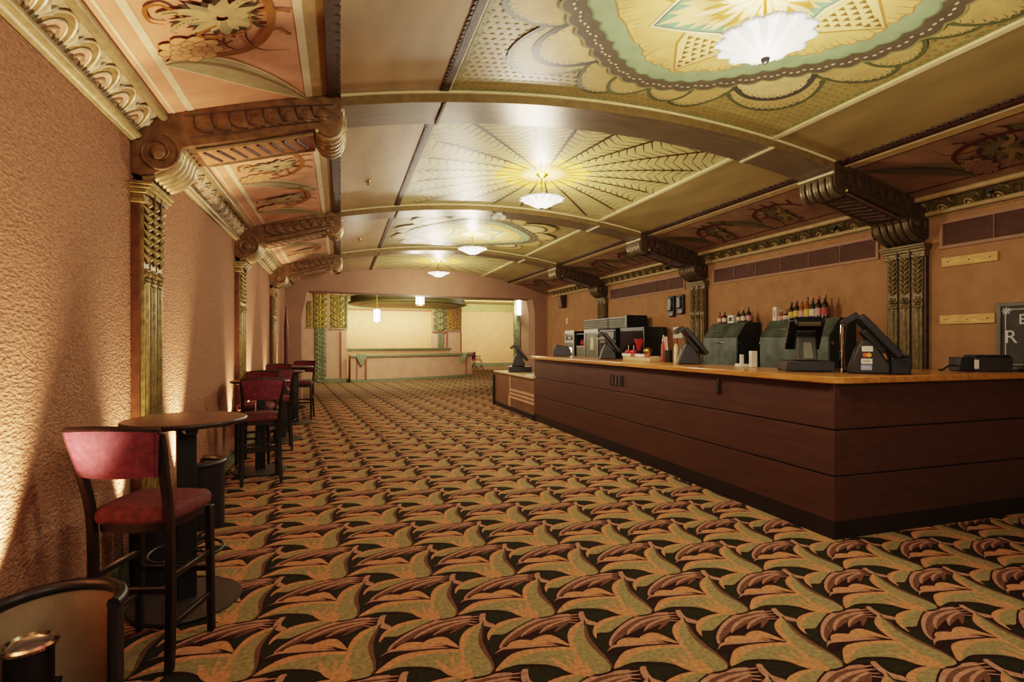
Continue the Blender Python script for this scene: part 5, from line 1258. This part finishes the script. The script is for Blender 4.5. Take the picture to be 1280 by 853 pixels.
# ceiling disc
mb = MB(); mb.lathe([(0,0),(2.5,0),(2.6,.03),(2.6,.10),(2.5,.13),(2.5,.34),(2.4,.36),(0,.36)], 'disc_olive', c=(2.9,24.35,3.16), seg=80); mb.lathe([(1.9,-.02),(2.15,-.02),(2.15,.02),(1.9,.02)], 'olive_band', c=(2.9,24.35,3.16), seg=80); struct(mb.build('ceiling_disc', smooth=35))
# right lobby wall with green column
wbox('wall_lobby_side', 8.05, 11.0, 24.1, 24.5, 0, 3.95, 'lobby_pink')
r = empty('green_column', 'slim green fluted column on the lobby side wall under a lit sconce', 'column', (7.93, 24.1, 0))
mb = MB(); mb.box(-.17,.115,-.12,-.002,.12,3.6,'lobby_green')
for k in range(3): mb.tube([(-.12+.10*k,-.12,.14),(-.12+.10*k,-.12,3.5)], .035, 'lobby_green', seg=8)
mb.build('fluted_shaft', r, smooth=50); mb = MB(); mb.box(-.2,.118,-.16,-.002,.004,.12,'green_paint'); mb.build('plinth', r); mb = MB(); mb.box(-.2,.118,-.16,-.002,3.6,3.72,'gold_trim'); mb.build('capital', r)
def lantern(loc, rad, h, label, m, name='pendant_lantern', cat='pendant lantern', rod=True):
    r = empty(name, label, cat, loc)
    mb = MB(); mb.lathe([(0,0),(rad,0),(rad,h),(0,h)], m, seg=20); g = mb.build('glass_cylinder', r)
    mb = MB()
    for k in range(6):
        a = 2*pi*k/6; mb.box(-.012,.012,-.012,.012,-.03,h+.03,'iron_black',Matrix.Translation(((rad+.01)*cos(a),(rad+.01)*sin(a),0)))
    for z in (-.03, h): mb.lathe([(0,z),(rad+.02,z),(rad+.02,z+.03),(0,z+.03)], 'brass', seg=20)
    mb.build('cage', r)
    if rod:
        mb = MB(); mb.tube([(0,0,h+.03),(0,0,rod)], .012, 'brass'); mb.build('rod', r)
    return r
lantern((2.24, 16.0, 2.64), .12, .32, 'glowing white cylinder lantern, nearer one, under the archway lintel', 'lantern_glass', rod=1.31)
lantern((1.31, 21.0, 2.30), .12, .46, 'glowing white cylinder lantern hanging over the curved counter', 'lantern_glass', rod=1.12)
lantern((7.93, 23.79, 2.80), .11, .72, 'glowing white sconce on the green column', 'sconce_glass', 'wall_sconce', 'sconce', rod=False)
# wheelchair parked beside the counter
r = empty('wheelchair', 'folded wheelchair with dark red seat parked beyond the lobby counter', 'wheelchair', (7.35, 30.2, 0), radians(25))
for s in (-1, 1):
    mb = MB(); mb.tube([(s*.30, .30*cos(2*pi*k/28), .31+.30*sin(2*pi*k/28)) for k in range(28)], .022, 'wheel_black', seg=6, closed=True)
    for k in range(8): a = 2*pi*k/8; mb.tube([(s*.30,0,.31),(s*.30,.29*cos(a),.31+.29*sin(a))], .004, 'steel', seg=4)
    mb.build('wheel', r); mb = MB(); mb.tube([(s*.26,-.45+.09*cos(2*pi*k/16),.10+.09*sin(2*pi*k/16)) for k in range(16)], .014, 'wheel_black', seg=6, closed=True); mb.build('caster', r)
    mb = MB(); mb.tube([(s*.25,.22,.95),(s*.25,.20,.5),(s*.25,-.25,.5),(s*.25,-.40,.2),(s*.25,-.52,.12)], .016, 'steel'); mb.tube([(s*.25,.22,.95),(s*.25,.34,.97)], .02, 'wheel_black'); mb.tube([(s*.27,-.2,.72),(s*.27,.2,.72)], .025, 'wheel_black'); mb.build('side_frame', r)
mb = MB(); mb.box(-.24,.24,-.22,.2,.50,.54,'red_cap'); mb.build('seat', r); mb = MB(); mb.box(-.24,.24,.19,.23,.54,.95,'burgundy_dark'); mb.build('backrest', r)

# ------------------------------------------------------------------ light in the lobby and fill added behind the camera
for loc, pw, c in (((2.24,16.0,2.5), P_LOB*.5, WARM), ((1.31,21.0,2.15), P_LOB*.6, WARM), ((7.7,23.5,3.1), P_LOB*.5, WARM)): pointlight('lantern_bulb', loc, pw, c, .12)
def area(name, loc, tgt, sx, sy, pw, c):
    l = bpy.data.lights.new(name, 'AREA'); l.shape = 'RECTANGLE'; l.size = sx; l.size_y = sy; l.energy = pw; l.color = c
    o = bpy.data.objects.new(name, l); COL.objects.link(o); o.location = loc; o.rotation_euler = (Vector(tgt)-Vector(loc)).to_track_quat('-Z','Y').to_euler(); return o
area('lobby_panel_fill', (2.0, 25.9, 2.95), (2.0, 27.4, 1.7), 5, .3, P_LOB*.9, WARM)  # area light added under the disc to brighten the back panel
area('lobby_far_wall_area', (8.5, 30.0, 3.8), (8.5, 33.2, 1.6), 5, .5, P_LOB*1.6, WARM)  # unseen area light aimed at the lobby far wall
area('lobby_counter_area', (3.0, 18.2, 3.2), (2.5, 21.5, .8), 5, 1.5, P_LOB*.9, WARM)  # unseen area light aimed at the curved counter
area('behind_camera_fill', (2.4, -2.2, 3.2), (1.6, 2.5, .2), 3.2, 1.2, P_FILL, WARM)  # soft fill added behind the camera, no lamp modelled there
w = bpy.data.worlds.new('world'); bpy.context.scene.world = w; w.use_nodes = True
w.node_tree.nodes['Background'].inputs['Color'].default_value = (.5, .38, .25, 1); w.node_tree.nodes['Background'].inputs['Strength'].default_value = .02
# ------------------------------------------------------------------ camera
cam = bpy.data.cameras.new('camera'); cam.sensor_width = 36.0; cam.lens = 671.7/1280*36; cam.shift_y = 2.3/1280; cam.clip_start = .05; cam.clip_end = 100
co = bpy.data.objects.new('camera', cam); COL.objects.link(co); co.location = (0, 0, 1.5); co.rotation_euler = (pi/2, 0, -radians(17.688))
sc = bpy.context.scene; sc.camera = co
sc.view_settings.view_transform = 'Filmic'; sc.view_settings.look = 'Medium High Contrast'; sc.view_settings.exposure = EXPO; sc.view_settings.gamma = GAMMA
sc.cycles.use_denoising = True; sc.cycles.max_bounces = 7; sc.cycles.diffuse_bounces = 4; sc.cycles.glossy_bounces = 3; sc.cycles.sample_clamp_indirect = 6.0; sc.cycles.caustics_reflective = False; sc.cycles.caustics_refractive = False
